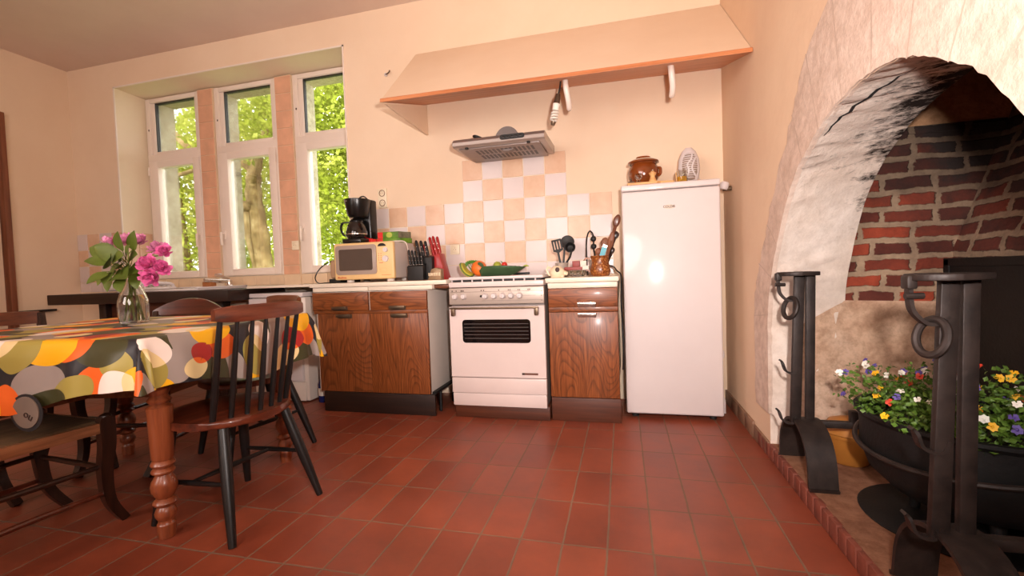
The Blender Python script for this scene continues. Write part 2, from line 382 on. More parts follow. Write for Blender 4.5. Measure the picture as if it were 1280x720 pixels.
# ------------------------------------------------------------------ mesh helpers
class B:
    def __init__(s): s.bm = bmesh.new(); s.mi = 0
    def _f(s, vs):
        try:
            f = s.bm.faces.new(vs); f.material_index = s.mi; f.smooth = True; return f
        except ValueError: return None
    def quad(s, *pts): return s._f([s.bm.verts.new(p) for p in pts])
    def box(s, x0, x1, y0, y1, z0, z1, bev=0., seg=2):
        if x0 > x1: x0, x1 = x1, x0
        if y0 > y1: y0, y1 = y1, y0
        if z0 > z1: z0, z1 = z1, z0
        c = [s.bm.verts.new((x, y, z)) for z in (z0, z1) for y in (y0, y1) for x in (x0, x1)]
        fs = [s._f([c[i] for i in q]) for q in ((0, 2, 3, 1), (4, 5, 7, 6), (0, 1, 5, 4), (2, 6, 7, 3), (0, 4, 6, 2), (1, 3, 7, 5))]
        bev = min(bev, .45*min(x1-x0, y1-y0, z1-z0))
        if bev > 0: s._bev(fs, bev, seg)
        return s
    def _bev(s, fs, bev, seg=2):
        es = list({e for f in fs for e in f.edges})
        r = bmesh.ops.bevel(s.bm, geom=es, offset=bev, segments=seg, affect='EDGES', profile=.5)
        for f in r['faces']: f.material_index = s.mi; f.smooth = True
    def prism(s, pts, vec, bev=0., seg=2):
        vec = V(vec); a = [s.bm.verts.new(p) for p in pts]; b = [s.bm.verts.new(V(p)+vec) for p in pts]
        n = len(pts)
        nn = sum(((V(pts[i])-V(pts[0])).cross(V(pts[(i+1) % n])-V(pts[0])) for i in range(1, n-1)), V((0, 0, 0)))
        flip = nn.dot(vec) > 0
        fs = [s._f(a[::-1] if flip else a), s._f(b if flip else b[::-1])]
        for i in range(n):
            j = (i+1) % n
            fs.append(s._f([a[i], a[j], b[j], b[i]] if flip else [a[j], a[i], b[i], b[j]]))
        if bev: s._bev([f for f in fs if f], bev, seg)
        return s
    def lathe(s, prof, c=(0, 0, 0), seg=28, mat=None, sx=1., sy=1.):
        mat = mat or Matrix.Identity(3); c = V(c); rings = []
        for r, z in prof:
            if r < 1e-6: rings.append([s.bm.verts.new(c+mat@V((0, 0, z)))])
            else: rings.append([s.bm.verts.new(c+mat@V((sx*r*math.cos(2*PI*i/seg), sy*r*math.sin(2*PI*i/seg), z))) for i in range(seg)])
        for a, b in zip(rings, rings[1:]):
            for i in range(seg):
                j = (i+1) % seg
                if len(a) == 1 and len(b) == 1: break
                if len(a) == 1: s._f([a[0], b[j], b[i]])
                elif len(b) == 1: s._f([a[i], a[j], b[0]])
                else: s._f([a[i], a[j], b[j], b[i]])
        return s
    def cyl(s, p0, p1, r0, r1=None, seg=16):
        r1 = r0 if r1 is None else r1
        p0, p1 = V(p0), V(p1); d = p1-p0; m = d.to_track_quat('Z', 'Y').to_matrix(); L = d.length
        e = min(r0, r1)*.12
        return s.lathe([(0, 0), (max(r0-e, r0*.5), 0), (r0, min(e, L*.3)), (r1, L-min(e, L*.3)), (max(r1-e, r1*.5), L), (0, L)], p0, seg, m)
    def ell(s, c, rx, ry=None, rz=None, seg=20, rings=12, mat=None):
        ry = rx if ry is None else ry; rz = rx if rz is None else rz
        pr = [(math.sin(PI*i/rings), -math.cos(PI*i/rings)*rz) for i in range(rings+1)]
        pr[0] = (0, -rz); pr[-1] = (0, rz)
        m = mat or Matrix.Identity(3)
        return s.lathe(pr, c, seg, m, rx, ry)
    def tube(s, pts, r, seg=10, closed=False, cap=True):
        pts = [V(p) for p in pts]; n = len(pts)
        rr = r if isinstance(r, (list, tuple)) else [r]*n
        tang = []
        for i in range(n):
            a = pts[i-1] if (i or closed) else pts[0]; b = pts[(i+1) % n] if (i < n-1 or closed) else pts[-1]
            tang.append((b-a).normalized())
        u = tang[0].orthogonal().normalized(); rings = []
        for i in range(n):
            tt = tang[i]; u = (u-tt*u.dot(tt)).normalized(); w = tt.cross(u)
            rings.append([s.bm.verts.new(pts[i]+(u*math.cos(2*PI*k/seg)+w*math.sin(2*PI*k/seg))*rr[i]) for k in range(seg)])
        m = n if closed else n-1
        for i in range(m):
            a, b = rings[i], rings[(i+1) % n]
            for k in range(seg): s._f([a[k], a[(k+1) % seg], b[(k+1) % seg], b[k]])
        if cap and not closed: s._f(rings[0][::-1]); s._f(rings[-1])
        return s
    def strip(s, pts, w, t, wdir, taper=None):
        """flat bar of width w (along wdir) and thickness t swept along pts"""
        pts = [V(p) for p in pts]; wd = V(wdir).normalized(); n = len(pts); rings = []
        for i in range(n):
            a = pts[max(i-1, 0)]; b = pts[min(i+1, n-1)]; tt = (b-a).normalized()
            x = (wd-tt*wd.dot(tt)).normalized(); y = tt.cross(x)
            ww = w*(taper[i] if taper else 1.)
            rings.append([s.bm.verts.new(pts[i]+x*p*ww/2+y*q*t/2) for p, q in ((-1, -1), (1, -1), (1, 1), (-1, 1))])
        for a, b in zip(rings, rings[1:]):
            for k in range(4): s._f([a[k], a[(k+1) % 4], b[(k+1) % 4], b[k]])
        s._f(rings[0][::-1]); s._f(rings[-1]); return s
    def build(s, name, mat, parent=None, ang=35., flat=False, recalc=False):
        if recalc: bmesh.ops.recalc_face_normals(s.bm, faces=s.bm.faces)
        me = bpy.data.meshes.new(name); s.bm.to_mesh(me); s.bm.free()
        for m in (mat if isinstance(mat, (list, tuple)) else [mat]): me.materials.append(M[m] if isinstance(m, str) else m)
        if flat:
            for p in me.polygons: p.use_smooth = False
        else: me.set_sharp_from_angle(angle=math.radians(ang))
        o = bpy.data.objects.new(name, me); COL.objects.link(o)
        if parent is not None:
            o.parent = parent
            w = V((0, 0, 0)); q = parent
            while q: w += q.location; q = q.parent
            o.location = -w
        return o

def tag(o, label=None, cat=None, group=None, kind=None):
    if label: o['label'] = label
    if cat: o['category'] = cat
    if group: o['group'] = group
    if kind: o['kind'] = kind
    return o
def thing(name, label, cat, loc=(0, 0, 0), group=None):
    o = bpy.data.objects.new(name, None); COL.objects.link(o); o.location = loc; o.empty_display_size = .05
    return tag(o, label, cat, group)
def struct(o): o['kind'] = 'structure'; return o
def copy_tree(o, parent=None):
    c = o.copy(); COL.objects.link(c)
    if parent is not None: c.parent = parent
    for ch in list(o.children): copy_tree(ch, c)
    return c
def mesh_text(name, cu):
    tmp = bpy.data.objects.new(name, cu); COL.objects.link(tmp)
    bpy.context.view_layer.update()
    me = bpy.data.meshes.new_from_object(tmp.evaluated_get(bpy.context.evaluated_depsgraph_get()))
    me.name = name; mats = list(cu.materials)
    bpy.data.objects.remove(tmp); bpy.data.curves.remove(cu)
    if not me.materials:
        for m in mats: me.materials.append(m)
    o = bpy.data.objects.new(name, me); COL.objects.link(o); return o
def text(name, body, size, loc, rot, mat, parent, depth=.0005):
    cu = bpy.data.curves.new(name, 'FONT'); cu.body = body; cu.size = size; cu.extrude = depth; cu.offset = size*.02
    cu.align_x = 'CENTER'; cu.align_y = 'CENTER'; cu.materials.append(M[mat])
    o = mesh_text(name, cu); o.parent = parent
    w = V((0, 0, 0)); q = parent
    while q: w += q.location; q = q.parent
    o.location = V(loc)-w; o.rotation_euler = rot; return o
def arc(c, r, a0, a1, n, u, v):
    c, u, v = V(c), V(u), V(v)
    return [c+(u*math.cos(a0+(a1-a0)*i/n)+v*math.sin(a0+(a1-a0)*i/n))*r for i in range(n+1)]
def spline(pts, n=8):
    """Catmull-Rom through pts"""
    pts = [V(p) for p in pts]; out = []
    for i in range(len(pts)-1):
        p0 = pts[max(i-1, 0)]; p1 = pts[i]; p2 = pts[i+1]; p3 = pts[min(i+2, len(pts)-1)]
        for k in range(n):
            t = k/n
            out.append(.5*((2*p1)+(p2-p0)*t+(2*p0-5*p1+4*p2-p3)*t*t+(3*p1-p0-3*p2+p3)*t**3))
    out.append(pts[-1]); return out
FRONT = (PI/2, 0, 0)      # text standing upright, read from -y


# ------------------------------------------------------------------ the room shell
CEIL = 2.92
XL, YB = -5.65, -5.2            # left wall, rear wall
b = B(); b.quad((XL-1.5, YB, 0), (.05, YB, 0), (.05, .25, 0), (XL-1.5, .25, 0)); struct(b.build('floor', 'floor'))
b = B(); b.box(XL-1.5, 1.6, YB-.2, .62, CEIL, CEIL+.15); struct(b.build('ceiling', 'ceiling', flat=True))

WX0, WX1, WZ0, WZ1 = -5.08, -2.70, .80, 2.695     # window recess in the back wall
b = B()
def wall_y(b, y, x0, x1, z0, z1): b.quad((x0, y, z0), (x1, y, z0), (x1, y, z1), (x0, y, z1))
wall_y(b, 0, XL, WX0, 0, CEIL); wall_y(b, 0, WX1, 0.0, 0, CEIL)
wall_y(b, 0, WX0, WX1, WZ1, CEIL); wall_y(b, 0, WX0, WX1, 0, WZ0)
b.mi = 1
b.quad((WX0, 0, WZ0), (WX0, 0, WZ1), (WX0+.02, .30, WZ1-.015), (WX0+.02, .30, WZ0))
b.quad((WX1, 0, WZ0), (WX1-.02, .30, WZ0), (WX1-.02, .30, WZ1-.015), (WX1, 0, WZ1))
b.quad((WX0, 0, WZ1), (WX1, 0, WZ1), (WX1-.02, .30, WZ1-.015), (WX0+.02, .30, WZ1-.015))
b.quad((WX0, 0, WZ0), (WX0+.02, .3, WZ0), (WX1-.02, .3, WZ0), (WX1, 0, WZ0))
wall_y(b, .262, WX0, WX1, WZ0, .944)
# outer masonry round the three openings (stone reveals seen through the panes)
b.mi = 2
JX = [(-5.06, -4.985), (-4.455, -4.205), (-3.600, -3.345), (-2.765, -2.70)]
for x0, x1 in JX:
    b.box(x0 if x0 > -5 else x0-.6, x1 if x1 < -2.75 else x1+.5, .30, .48, .70, 2.75)
b.box(WX0-.6, WX1+.5, .30, .48, 2.655, CEIL)
b.box(WX0-.6, WX1+.5, .30, .56, .55, .955)
b.mi = 0
wall_y(b, .62, XL-2, WX0-.5, -.5, CEIL); wall_y(b, .62, WX1+.4, 1.6, -.5, CEIL); wall_y(b, .62, XL-2, 1.6, -.5, .6)
struct(b.build('wall_back', ['wall', 'reveal', 'stone_out'], flat=True))
# white corner bead round the recess
b = B()
b.box(WX0-.006, WX0+.006, -.006, .004, .85, WZ1+.006); b.box(WX0-.006, WX1+.006, -.006, .004, WZ1-.006, WZ1+.006)
b.box(WX1-.006, WX1+.006, -.006, .004, .87, WZ1+.006)
struct(b.build('trim_corner_bead', 'pvc'))

# left wall with an alcove behind a brown frame
AY0, AY1, AZ = -1.55, -.505, 2.33
b = B()
def wall_x(b, x, y0, y1, z0, z1): b.quad((x, y0, z0), (x, y1, z0), (x, y1, z1), (x, y0, z1))
wall_x(b, XL, AY1, .0, 0, CEIL); wall_x(b, XL, YB, AY0, 0, CEIL); wall_x(b, XL, AY0, AY1, AZ, CEIL)
wall_x(b, XL-.55, AY0, AY1, 0, AZ)
b.quad((XL, AY1, 0), (XL-.55, AY1, 0), (XL-.55, AY1, AZ), (XL, AY1, AZ)); b.quad((XL, AY0, 0), (XL-.55, AY0, 0), (XL-.55, AY0, AZ), (XL, AY0, AZ))
b.quad((XL, AY0, AZ), (XL, AY1, AZ), (XL-.55, AY1, AZ), (XL-.55, AY0, AZ))
wall_x(b, XL-1.5, YB, .6, 0, CEIL)
struct(b.build('wall_left', 'wall', flat=True))
b = B()
b.box(XL-.05, XL+.022, AY1-.005, AY1+.035, 0, AZ+.05, .004); b.box(XL-.05, XL+.022, AY0-.045, AY0+.02, 0, AZ+.05, .004); b.box(XL-.05, XL+.022, AY0, AY1, AZ, AZ+.05, .004)
door1 = struct(b.build('door_1', 'frame_brown'))
b = B(); b.box(XL-.53, XL-.06, AY0+.02, AY1-.03, 1.545, 1.575, .003); b.box(XL-.10, XL-.06, AY0+.02, AY1-.03, 1.49, 1.545)
tag(b.build('alcove_shelf', 'offwhite'), 'pale shelf board inside the brown framed alcove at the left edge', 'shelf')
b = B(); wall_y(b, YB, XL-1.5, 1.6, 0, CEIL); struct(b.build('wall_rear', 'wall', flat=True))

# right wall with the fireplace arch
AF = [(-.86, 0), (-.862, .35), (-.868, .60), (-.885, .72), (-.918, .80), (-.946, .866), (-1.008, .965), (-1.096, 1.094), (-1.212, 1.209), (-1.30, 1.262), (-1.399, 1.308), (-1.51, 1.345), (-1.622, 1.363), (-1.72, 1.366), (-1.822, 1.354), (-1.924, 1.319), (-2.008, 1.271), (-2.092, 1.215), (-2.171, 1.121), (-2.25, 1.02), (-2.36, .87), (-2.43, .72), (-2.455, .55), (-2.46, .3), (-2.46, 0)]
AR = [(-.86, 0), (-.86, .35), (-.86, .60), (-.865, .73), (-.89, .83), (-.922, .905), (-.965, 1.00), (-1.05, 1.14), (-1.165, 1.247), (-1.24, 1.292), (-1.33, 1.338), (-1.445, 1.37), (-1.57, 1.392), (-1.70, 1.402), (-1.82, 1.40), (-1.93, 1.375), (-2.02, 1.335), (-2.12, 1.27), (-2.23, 1.16), (-2.32, 1.05), (-2.42, .90), (-2.48, .74), (-2.50, .55), (-2.50, .3), (-2.50, 0)]
AT = .30
def dens(pl, n):
    out = spline([(0, y, z) for y, z in pl], n); return [(p.y, p.z) for p in out]
F_, R_ = dens(AF, 5), dens(AR, 5)
rng = random.Random(3)
F_ = [F_[0]]+[(y+rng.uniform(-.003, .003), z+(rng.uniform(-.003, .003) if z > .1 else 0)) for y, z in F_[1:-1]]+[F_[-1]]

b = B()
wall_x(b, 0, -.86, 0, 0, CEIL); wall_x(b, 0, YB, -2.46, 0, CEIL)
yl, zl = -.86, 0
for y1, z1 in F_[1:]+[(-2.46, 0)]:
    if y1 < yl-1e-5:
        y1 = max(y1, -2.46); b.quad((0, y1, z1), (0, yl, zl), (0, yl, CEIL), (0, y1, CEIL)); yl, zl = y1, z1
    elif y1 < -2.4 or y1 > -.95: zl = zl if z1 < zl else z1
struct(b.build('wall_right', 'wall_side', flat=True))
# soffit of the arch and its jambs
b = B(); NX = 8
g = []
for k, ((y0, z0), (y1, z1)) in enumerate(zip(F_, R_)):
    row = []
    for i in range(NX+1):
        u = i/NX; wob = (rng.uniform(-.006, .006) if 0 < i < NX else 0)
        row.append(b.bm.verts.new((AT*u, y0+(y1-y0)*u+wob*.6, max(0, z0+(z1-z0)*u+(wob if z0 > .1 else 0)))))
    g.append(row)
for a, c in zip(g, g[1:]):
    for i in range(NX): b._f([a[i], a[i+1], c[i+1], c[i]])
# rear edge of the arch
for (y0, z0), (y1, z1) in zip(R_, R_[1:]):
    if y0-y1 > 1e-4: b.quad((AT, y0, z0), (AT, y1, z1), (AT, y1, 2.3), (AT, y0, 2.3))
b.mi = 1     # a dark crack wandering along the broken soffit
pts = []
for k in range(50, 66):
    u = .05+.30*((k-50)/15)+rng.uniform(-.025, .025); (y0, z0), (y1, z1) = F_[k], R_[k]
    pts.append((V((AT*u, y0+(y1-y0)*u+.001, z0+(z1-z0)*u-.0075)), .0015+.004*math.sin(PI*(k-50)/15)))
for (p, w0), (q, w1) in zip(pts, pts[1:]): b.quad(p-V((w0, 0, 0)), q-V((w1, 0, 0)), q+V((w1, 0, 0)), p+V((w0, 0, 0)))
struct(b.build('trim_arch_soffit', ['stone_in', pm('sooty_crack', (24, 19, 17), .95)], ang=50))
# pale dressed stones round the arch, one mesh with open joints
b = B()
OUT = [(-.655, .07), (-.662, .35), (-.668, .69), (-.745, .86), (-.847, 1.0), (-.985, 1.20), (-1.131, 1.36), (-1.293, 1.57), (-1.45, 1.66), (-1.65, 1.72), (-1.85, 1.70), (-2.05, 1.64), (-2.25, 1.50), (-2.45, 1.30), (-2.62, 1.02), (-2.68, .70), (-2.69, .07)]
OUTs = [(p.y, p.z) for p in spline([(0, y, z) for y, z in OUT], 10)]
def near_out(y, z):
    # the point of the outer outline that lies in the direction away from the arch centre
    cy, cz = -1.68, .62
    if z < .62:
        return ((-.66 if y > cy else -2.69)+rng.uniform(-.012, .012), z)
    a = math.atan2(z-cz, y-cy); best = min(OUTs, key=lambda p: abs(math.atan2(p[1]-cz, p[0]-cy)-a) if p[1] > .5 else 9)
    return (best[0]+rng.uniform(-.012, .012), best[1]+rng.uniform(-.012, .012))
th = .007
idx = list(range(3, len(F_)-3)); inn = [F_[i] for i in idx]; outp = [near_out(*F_[i]) for i in idx]
A = [b.bm.verts.new((-th, y-.003 if y > -1.68 else y+.003, z+.002)) for y, z in inn]; C = [b.bm.verts.new((-th, y, z)) for y, z in outp]
A2 = [b.bm.verts.new((.012, y, z)) for y, z in inn]; C2 = [b.bm.verts.new((.002, y, z)) for y, z in outp]
for k in range(len(idx)-1):
    b._f([A[k], C[k], C[k+1], A[k+1]]); b._f([A2[k], A[k], A[k+1], A2[k+1]]); b._f([C[k], C2[k], C2[k+1], C[k+1]])
b.mi = 1
for i in (9, 19, 27, 34, 41, 48, 55, 63, 70, 77, 84, 90, 96, 104):
    k = i; p, q = V((-th-.0008,)+tuple(inn[k])), V((-th-.0008,)+tuple(outp[min(k+rng.choice((-1, 0, 1)), len(outp)-1)]))
    pts = [p+(q-p)*u+V((0, rng.uniform(-.003, .003), rng.uniform(-.003, .003))) for u in (0, .25, .5, .75, 1)]
    d = (q-p).normalized(); nrm = V((0, -d.z, d.y))*.0022
    for a, c in zip(pts, pts[1:]): b.quad(a-nrm, c-nrm, c+nrm, a+nrm)
struct(b.build('trim_arch_stones', ['stone', pm('stone_joint', (198, 174, 156), .9)], ang=40))
# baseboard of grey-brown tiles along the right wall
b = B(); b.box(-.012, 0, -.62, -.0, 0, .085, .002)
for k in range(4): b.box(-.0125, -.003, -.62+.155*k+.002, -.62+.155*(k+1)-.002, .002, .086, .001)
b.box(-.010, 0, -.86, -.62, 0, .072, .002)
struct(b.build('baseboard_right', pm('grey_brown_skirting', (136, 104, 82), .5, var=.2)))
# raised hearth with a row of upright bricks along the front
HZ = .066
b = B(); b.mi = 0; b.box(.006, 1.05, -2.52, -.86, 0, HZ, 0); b.mi = 1
b.box(-.004, .01, -3.6, -.80, 0, .055)
b.box(.0, .02, -3.6, -2.52, 0, HZ)
b.mi = 2; y = -.70
while y > -3.5:
    w = rng.uniform(.052, .064); b.box(-.011, .012, y-w+.009, y, .001, HZ+rng.uniform(-.003, .002), .003); y -= w
struct(b.build('trim_hearth', ['hearth', 'mortar', 'hearth_brick'], flat=False, ang=30))
# the chamber: stone below, brick above, sooty plaster on top
def prof_back(z): return .68 if z < .92 else .70+(z-.95)*.355
b = B()
b.quad((.10, -.8625, 0), (prof_back(.0), -.8625, 0), (prof_back(.7), -.8625, .705), (.30, -.8640, .716)); b.quad((.10, -.8625, 0), (.30, -.8640, .716), (.11, -.8700, .60), (.10, -.8650, .30))
struct(b.build('wall_fireplace_left', 'stone_low', flat=True))
b = B()
zs = [.705, .92, .95, 1.2, 1.432]
for z0, z1 in zip(zs, zs[1:]): b.quad((.25, -.859, z0), (prof_back(z0), -.859, z0), (prof_back(z1), -.859, z1), (.25, -.859, z1))
b.mi = 1; b.quad((.25, -.859, 1.432), (prof_back(1.432), -.859, 1.432), (prof_back(2.3), -.859, 2.3), (.25, -.859, 2.3))
b.mi = 2; b.box(.30, prof_back(1.42), -.866, -.850, 1.405, 1.436)
struct(b.build('wall_fireplace_brick', ['brick_cheek', 'flue', 'brick_cheek'], flat=True))
b = B(); zs = [0, .92, .95, 1.2, 1.7, 2.3]
for z0, z1 in zip(zs, zs[1:]): b.quad((prof_back(z0), -.85, z0), (prof_back(z0), -2.51, z0), (prof_back(z1), -2.51, z1), (prof_back(z1), -.85, z1))
for z0, z1 in zip(zs, zs[1:]): b.quad((.25, -2.50, z0), (prof_back(z0), -2.50, z0), (prof_back(z1), -2.50, z1), (.25, -2.50, z1))
b.quad((.2, -.8, 2.3), (1.4, -.8, 2.3), (1.4, -2.6, 2.3), (.2, -2.6, 2.3))
struct(b.build('wall_fireplace_back', 'brick_back', flat=True))
b = B(); b.box(.655, .678, -2.2, -.868, HZ+.004, .882, .004)
b.box(.650, .66, -2.2, -.868, .852, .884, .003); b.box(.650, .66, -.90, -.868, HZ+.01, .88, .003)
tag(b.build('fireback', 'castiron'), 'large black iron fireback plate standing at the rear of the fireplace', 'fireback')

# plastered chimney canopy above the stove, its board and its bracket
b = B()
LF, RF = V((-2.035, -.64, 1.945)), V((-.002, -.70, 1.905))
LW, RW = V((-2.04, -.004, 2.155)), V((-.002, -.004, 2.13))
LT, RT = V((-2.085, -.004, 2.535)), V((-.002, -.004, 2.525))
e = V((0, .02, .022))
b.quad(LF+e, RF+e, RT, LT); b.quad(LF+e, LT, LW)
struct(b.build('wall_canopy', 'wall', flat=True))
b = B(); up = V((0, .004, .024))
b.mi = 0; b.prism([LF, RF, RW, LW], up, .003)
struct(b.build('trim_canopy_board', 'shelf_wood', flat=True))
b = B(); b.prism([LF+V((.012, .03, -.002)), LW+V((.012, 0, -.004)), V((LW.x+.012, -.002, 1.932))], (.018, 0, 0), .002)
struct(b.build('trim_canopy_bracket', 'wall', flat=True))

# wall tiles
P = .152
def tiles(name, x0, z0, cells, y=-.004, col_of=None):
    b = B(); b.mi = 2
    for (i, j, xa, xb, za, zb) in cells:
        X0 = x0+P*i+(xa or 0); X1 = x0+P*(i+1) if xb is None else x0+P*i+xb
        Z0 = z0+P*j+(za or 0); Z1 = z0+P*(j+1)
        b.mi = 2; b.quad((X0, y+.0025, Z0), (X1, y+.0025, Z0), (X1, y+.0025, Z1), (X0, y+.0025, Z1))
        b.mi = col_of(i, j); b.box(X0+.0025, X1-.0025, y-.002, y+.004, Z0+.0025, Z1-.0025, .0015, 1)
    return struct(b.build(name, ['tile_w', 'tile_p', 'grout']))
cells = []
for i in range(-6, 7):
    for j in range(-3, 3):
        if j >= 1 and not 0 <= i <= 4: continue
        if i == -6: cells.append((i, j, .02, None, .05 if j == -3 else None, None)); continue
        cells.append((i, j, None, None, .05 if j == -3 else None, None))
tiles('trim_backsplash', -1.7556, 1.2632, cells, col_of=lambda i, j: 0 if j == -3 else (1 if (i+j) % 2 == 0 else 0))
cells = []
for i in (-1, 0, 1, 2):
    for j in (-1, -2, -3, -4):
        cells.append((i, j, .024 if i == -1 else None, .140 if i == 2 else None, .06 if j == -4 else None, None))
tiles('trim_corner_tiles', -5.5208, 1.3899, cells, col_of=lambda i, j: 0 if j == -4 else (1 if (i+j) % 2 else 0))
# lower tiles on the left cheek of the recess, tiled mullions and sill upstand
b = B()
for k in range(2):
    for j in range(3): b.box(WX0+.003, WX0+.012+.008*k, .004+k*.125, .124+k*.125, .94+j*.15, 1.086+j*.15, .0015, 1)
struct(b.build('trim_reveal_tiles', 'tile_p'))
for n, (x0, x1) in enumerate(((-4.405, -4.235), (-3.555, -3.385))):
    b = B(); b.mi = 1; b.box(x0, x1, .236, .31, .80, 2.675); b.mi = 0
    z = 2.672
    while z > .95:
        b.box(x0+.005, x1-.005, .230, .24, max(z-.148, .945), z-.004, .002, 1); z -= .150
    struct(b.build('trim_mullion_%d' % (n+1), ['tile_t', 'tile_c']))
b = B(); x = WX0+.01
while x < WX1-.05:
    b.box(x, min(x+.147, WX1-.012), .248, .262, .856, .942, .0015, 1); x += .150
struct(b.build('trim_sill_tiles', 'tile_c'))
b = B(); b.box(WX0+.004, WX1-.004, -.004, .250, .80, .852, .003); struct(b.build('trim_sill', 'counter'))

# the three windows: frame > upper pane, sash (> pane, handle)
def window(n, x0, x1, hinge_right):
    y = .25; b = B(); z0, z1 = .945, 2.675; fo = .05
    b.box(x0, x0+fo, y, y+.07, z0, z1, .004); b.box(x1-fo, x1, y, y+.07, z0, z1, .004)
    b.box(x0+fo-.006, x1-fo+.006, y+.0012, y+.069, z1-.04, z1-.0006, .003); b.box(x0+fo-.006, x1-fo+.006, y+.0012, y+.069, z0+.0006, z0+.03, .003); b.box(x0+.001, x1-.001, y-.002, y+.068, 2.05, 2.14, .004)
    # fixed light surround
    b.box(x0+fo, x0+fo+.045, y+.012, y+.06, 2.14, z1-.04, .003); b.box(x1-fo-.02, x1-fo, y+.012, y+.06, 2.14, z1-.04, .003)
    b.box(x0+fo+.042, x1-fo-.017, y+.0126, y+.0594, 2.1395, 2.17, .002)
    w = struct(b.build('window_%d' % n, 'pvc'))
    b = B(); b.box(x0+fo+.0445, x0+fo+.051, y+.02, y+.05, 2.172, 2.634); b.box(x0+fo+.051, x1-fo-.021, y+.02, y+.05, 2.626, 2.6345); b.build('gasket', 'gasket', w)
    b = B(); b.box(x0+fo+.03, x1-fo-.01, y+.036, y+.040, 2.16, 2.64); b.build('pane', 'pane', w)
    b = B(); s0, s1 = x0+.025, x1-.025; sz0, sz1 = z0+.006, 2.075
    b.box(s0, s0+.105, y-.016, y+.055, sz0, sz1, .006); b.box(s1-.075, s1, y-.016, y+.055, sz0, sz1, .006)
    b.box(s0+.05, s1-.04, y-.0155, y+.055, sz0, sz0+.062, .006); b.box(s0+.05, s1-.04, y-.0155, y+.055, sz1-.062, sz1, .006)
    s = b.build('sash', 'pvc', w)
    b = B(); b.box(s0+.095, s1-.065, y+.026, y+.03, sz0+.055, sz1-.055); b.build('pane', 'pane', s)
    hx = (s0+.03) if hinge_right else (s1-.03)
    b = B(); b.box(hx-.014, hx+.014, y-.022, y-.015, 1.29, 1.37, .003); b.cyl((hx, y-.02, 1.345), (hx, y-.05, 1.345), .009)
    b.tube(spline([(hx, y-.05, 1.35), (hx+.004, y-.056, 1.33), (hx+.002, y-.055, 1.28), (hx, y-.05, 1.235)], 5), [.010]*16, 8); b.build('handle', 'pvc', s)
    for z in (1.02, 1.98):
        q = (s1-.002) if hinge_right else (s0+.002)
        b = B(); b.cyl((q, y-.02, z-.04), (q, y-.02, z+.04), .008); b.build('hinge', 'pvc', s)
    b = B(); b.ell((x0+.03, y-.001, 2.38), .006, .003, .010); b.build('drain_cap', 'ink', w)
window(1, -5.055, -4.405, False)
window(2, -4.235, -3.555, True)
window(3, -3.385, -2.722, True)

# ------------------------------------------------------------------ outdoors
b = B(); b.quad((-26, .62, -.5), (6, .62, -.5), (6, 30, -.5), (-26, 30, -.5)); struct(b.build('ground', 'grass'))
def leaves(name, blobs, n, size, mat, parent, seed):
    r = random.Random(seed); vs = []; fs = []
    tot = sum(q[3]*q[4]*q[5] for q in blobs)
    for (cx, cy, cz, rx, ry, rz) in blobs:
        m = int(n*rx*ry*rz/tot)
        for _ in range(m):
            while True:
                p = V((r.uniform(-1, 1), r.uniform(-1, 1), r.uniform(-1, 1)))
                if p.length < 1 and r.random() < .35+.65*p.length: break
            c = V((cx+p.x*rx, cy+p.y*ry, cz+p.z*rz))
            L = size*r.uniform(.6, 1.3); a = V((r.gauss(0, 1), r.gauss(0, 1), r.gauss(-.5, .8))).normalized(); w = a.orthogonal().normalized()
            w = (Matrix.Rotation(r.uniform(0, 2*PI), 3, a)@w)*L*.32
            k = len(vs); mid = c+a*L*.45
            vs += [c, mid+w, c+a*L, mid-w]; fs.append((k, k+1, k+2, k+3))
    me = bpy.data.meshes.new(name); me.from_pydata([tuple(v) for v in vs], [], fs); me.materials.append(M[mat])
    o = bpy.data.objects.new(name, me); COL.objects.link(o); o.parent = parent; o.location = -parent.location
    return o
def tree(label, base, trunk, branches, blobs, n, size, mat, seed):
    t = thing('tree', label, 'tree', base)
    b = B(); pts = spline(trunk[0], 6); rr = [trunk[1]+(trunk[2]-trunk[1])*i/(len(pts)-1) for i in range(len(pts))]
    rr = [x*(1+.08*math.sin(i*1.7)) for i, x in enumerate(rr)]
    b.tube(pts, rr, 18); tr = b.build('trunk', 'bark', t)
    for pl, r0, r1 in branches:
        b = B(); pts = spline(pl, 6); b.tube(pts, [r0+(r1-r0)*i/(len(pts)-1) for i in range(len(pts))], 10); b.build('branch', 'bark', t)
    leaves('foliage', blobs, n, size, mat, t, seed)
    return t, tr
t, tr = tree('old tree with thick pale knotted trunk, seen through the middle window', (-7.8, 4.5, -.5),
    ([(-7.72, 4.5, -.5), (-7.80, 4.5, .8), (-7.86, 4.5, 1.8), (-7.98, 4.52, 2.6), (-8.03, 4.6, 3.1), (-8.02, 4.7, 3.5)], .215, .12),
    [([(-8.0, 4.5, 2.9), (-7.5, 4.3, 3.7), (-6.9, 4.3, 4.5)], .08, .03), ([(-8.05, 4.6, 3.2), (-8.7, 4.3, 3.9), (-9.2, 4.2, 4.8)], .08, .03)],
    [(-7.5, 3.7, 3.9, 1.2, .6, .85), (-7.2, 6.0, 4.6, 1.9, 1.2, 1.5), (-6.9, 6.5, 2.4, 1.5, .9, 1.6), (-8.6, 6.3, 4.8, 1.5, 1.0, 1.4), (-8.9, 7.0, 2.2, 1.4, .8, 1.6)], 16000, .12, 'leaf', 11)
b = B(); b.ell((-8.02, 4.32, 2.42), .13, .10, .12, 14, 8); b.ell((-8.0, 4.25, 2.40), .07, .05, .07, 12, 8); b.tube([(-8.0, 4.31, 2.3), (-7.95, 4.3, 1.7), (-7.82, 4.3, 1.1)], [.08, .05, .03], 8); b.build('knot', 'bark', t)
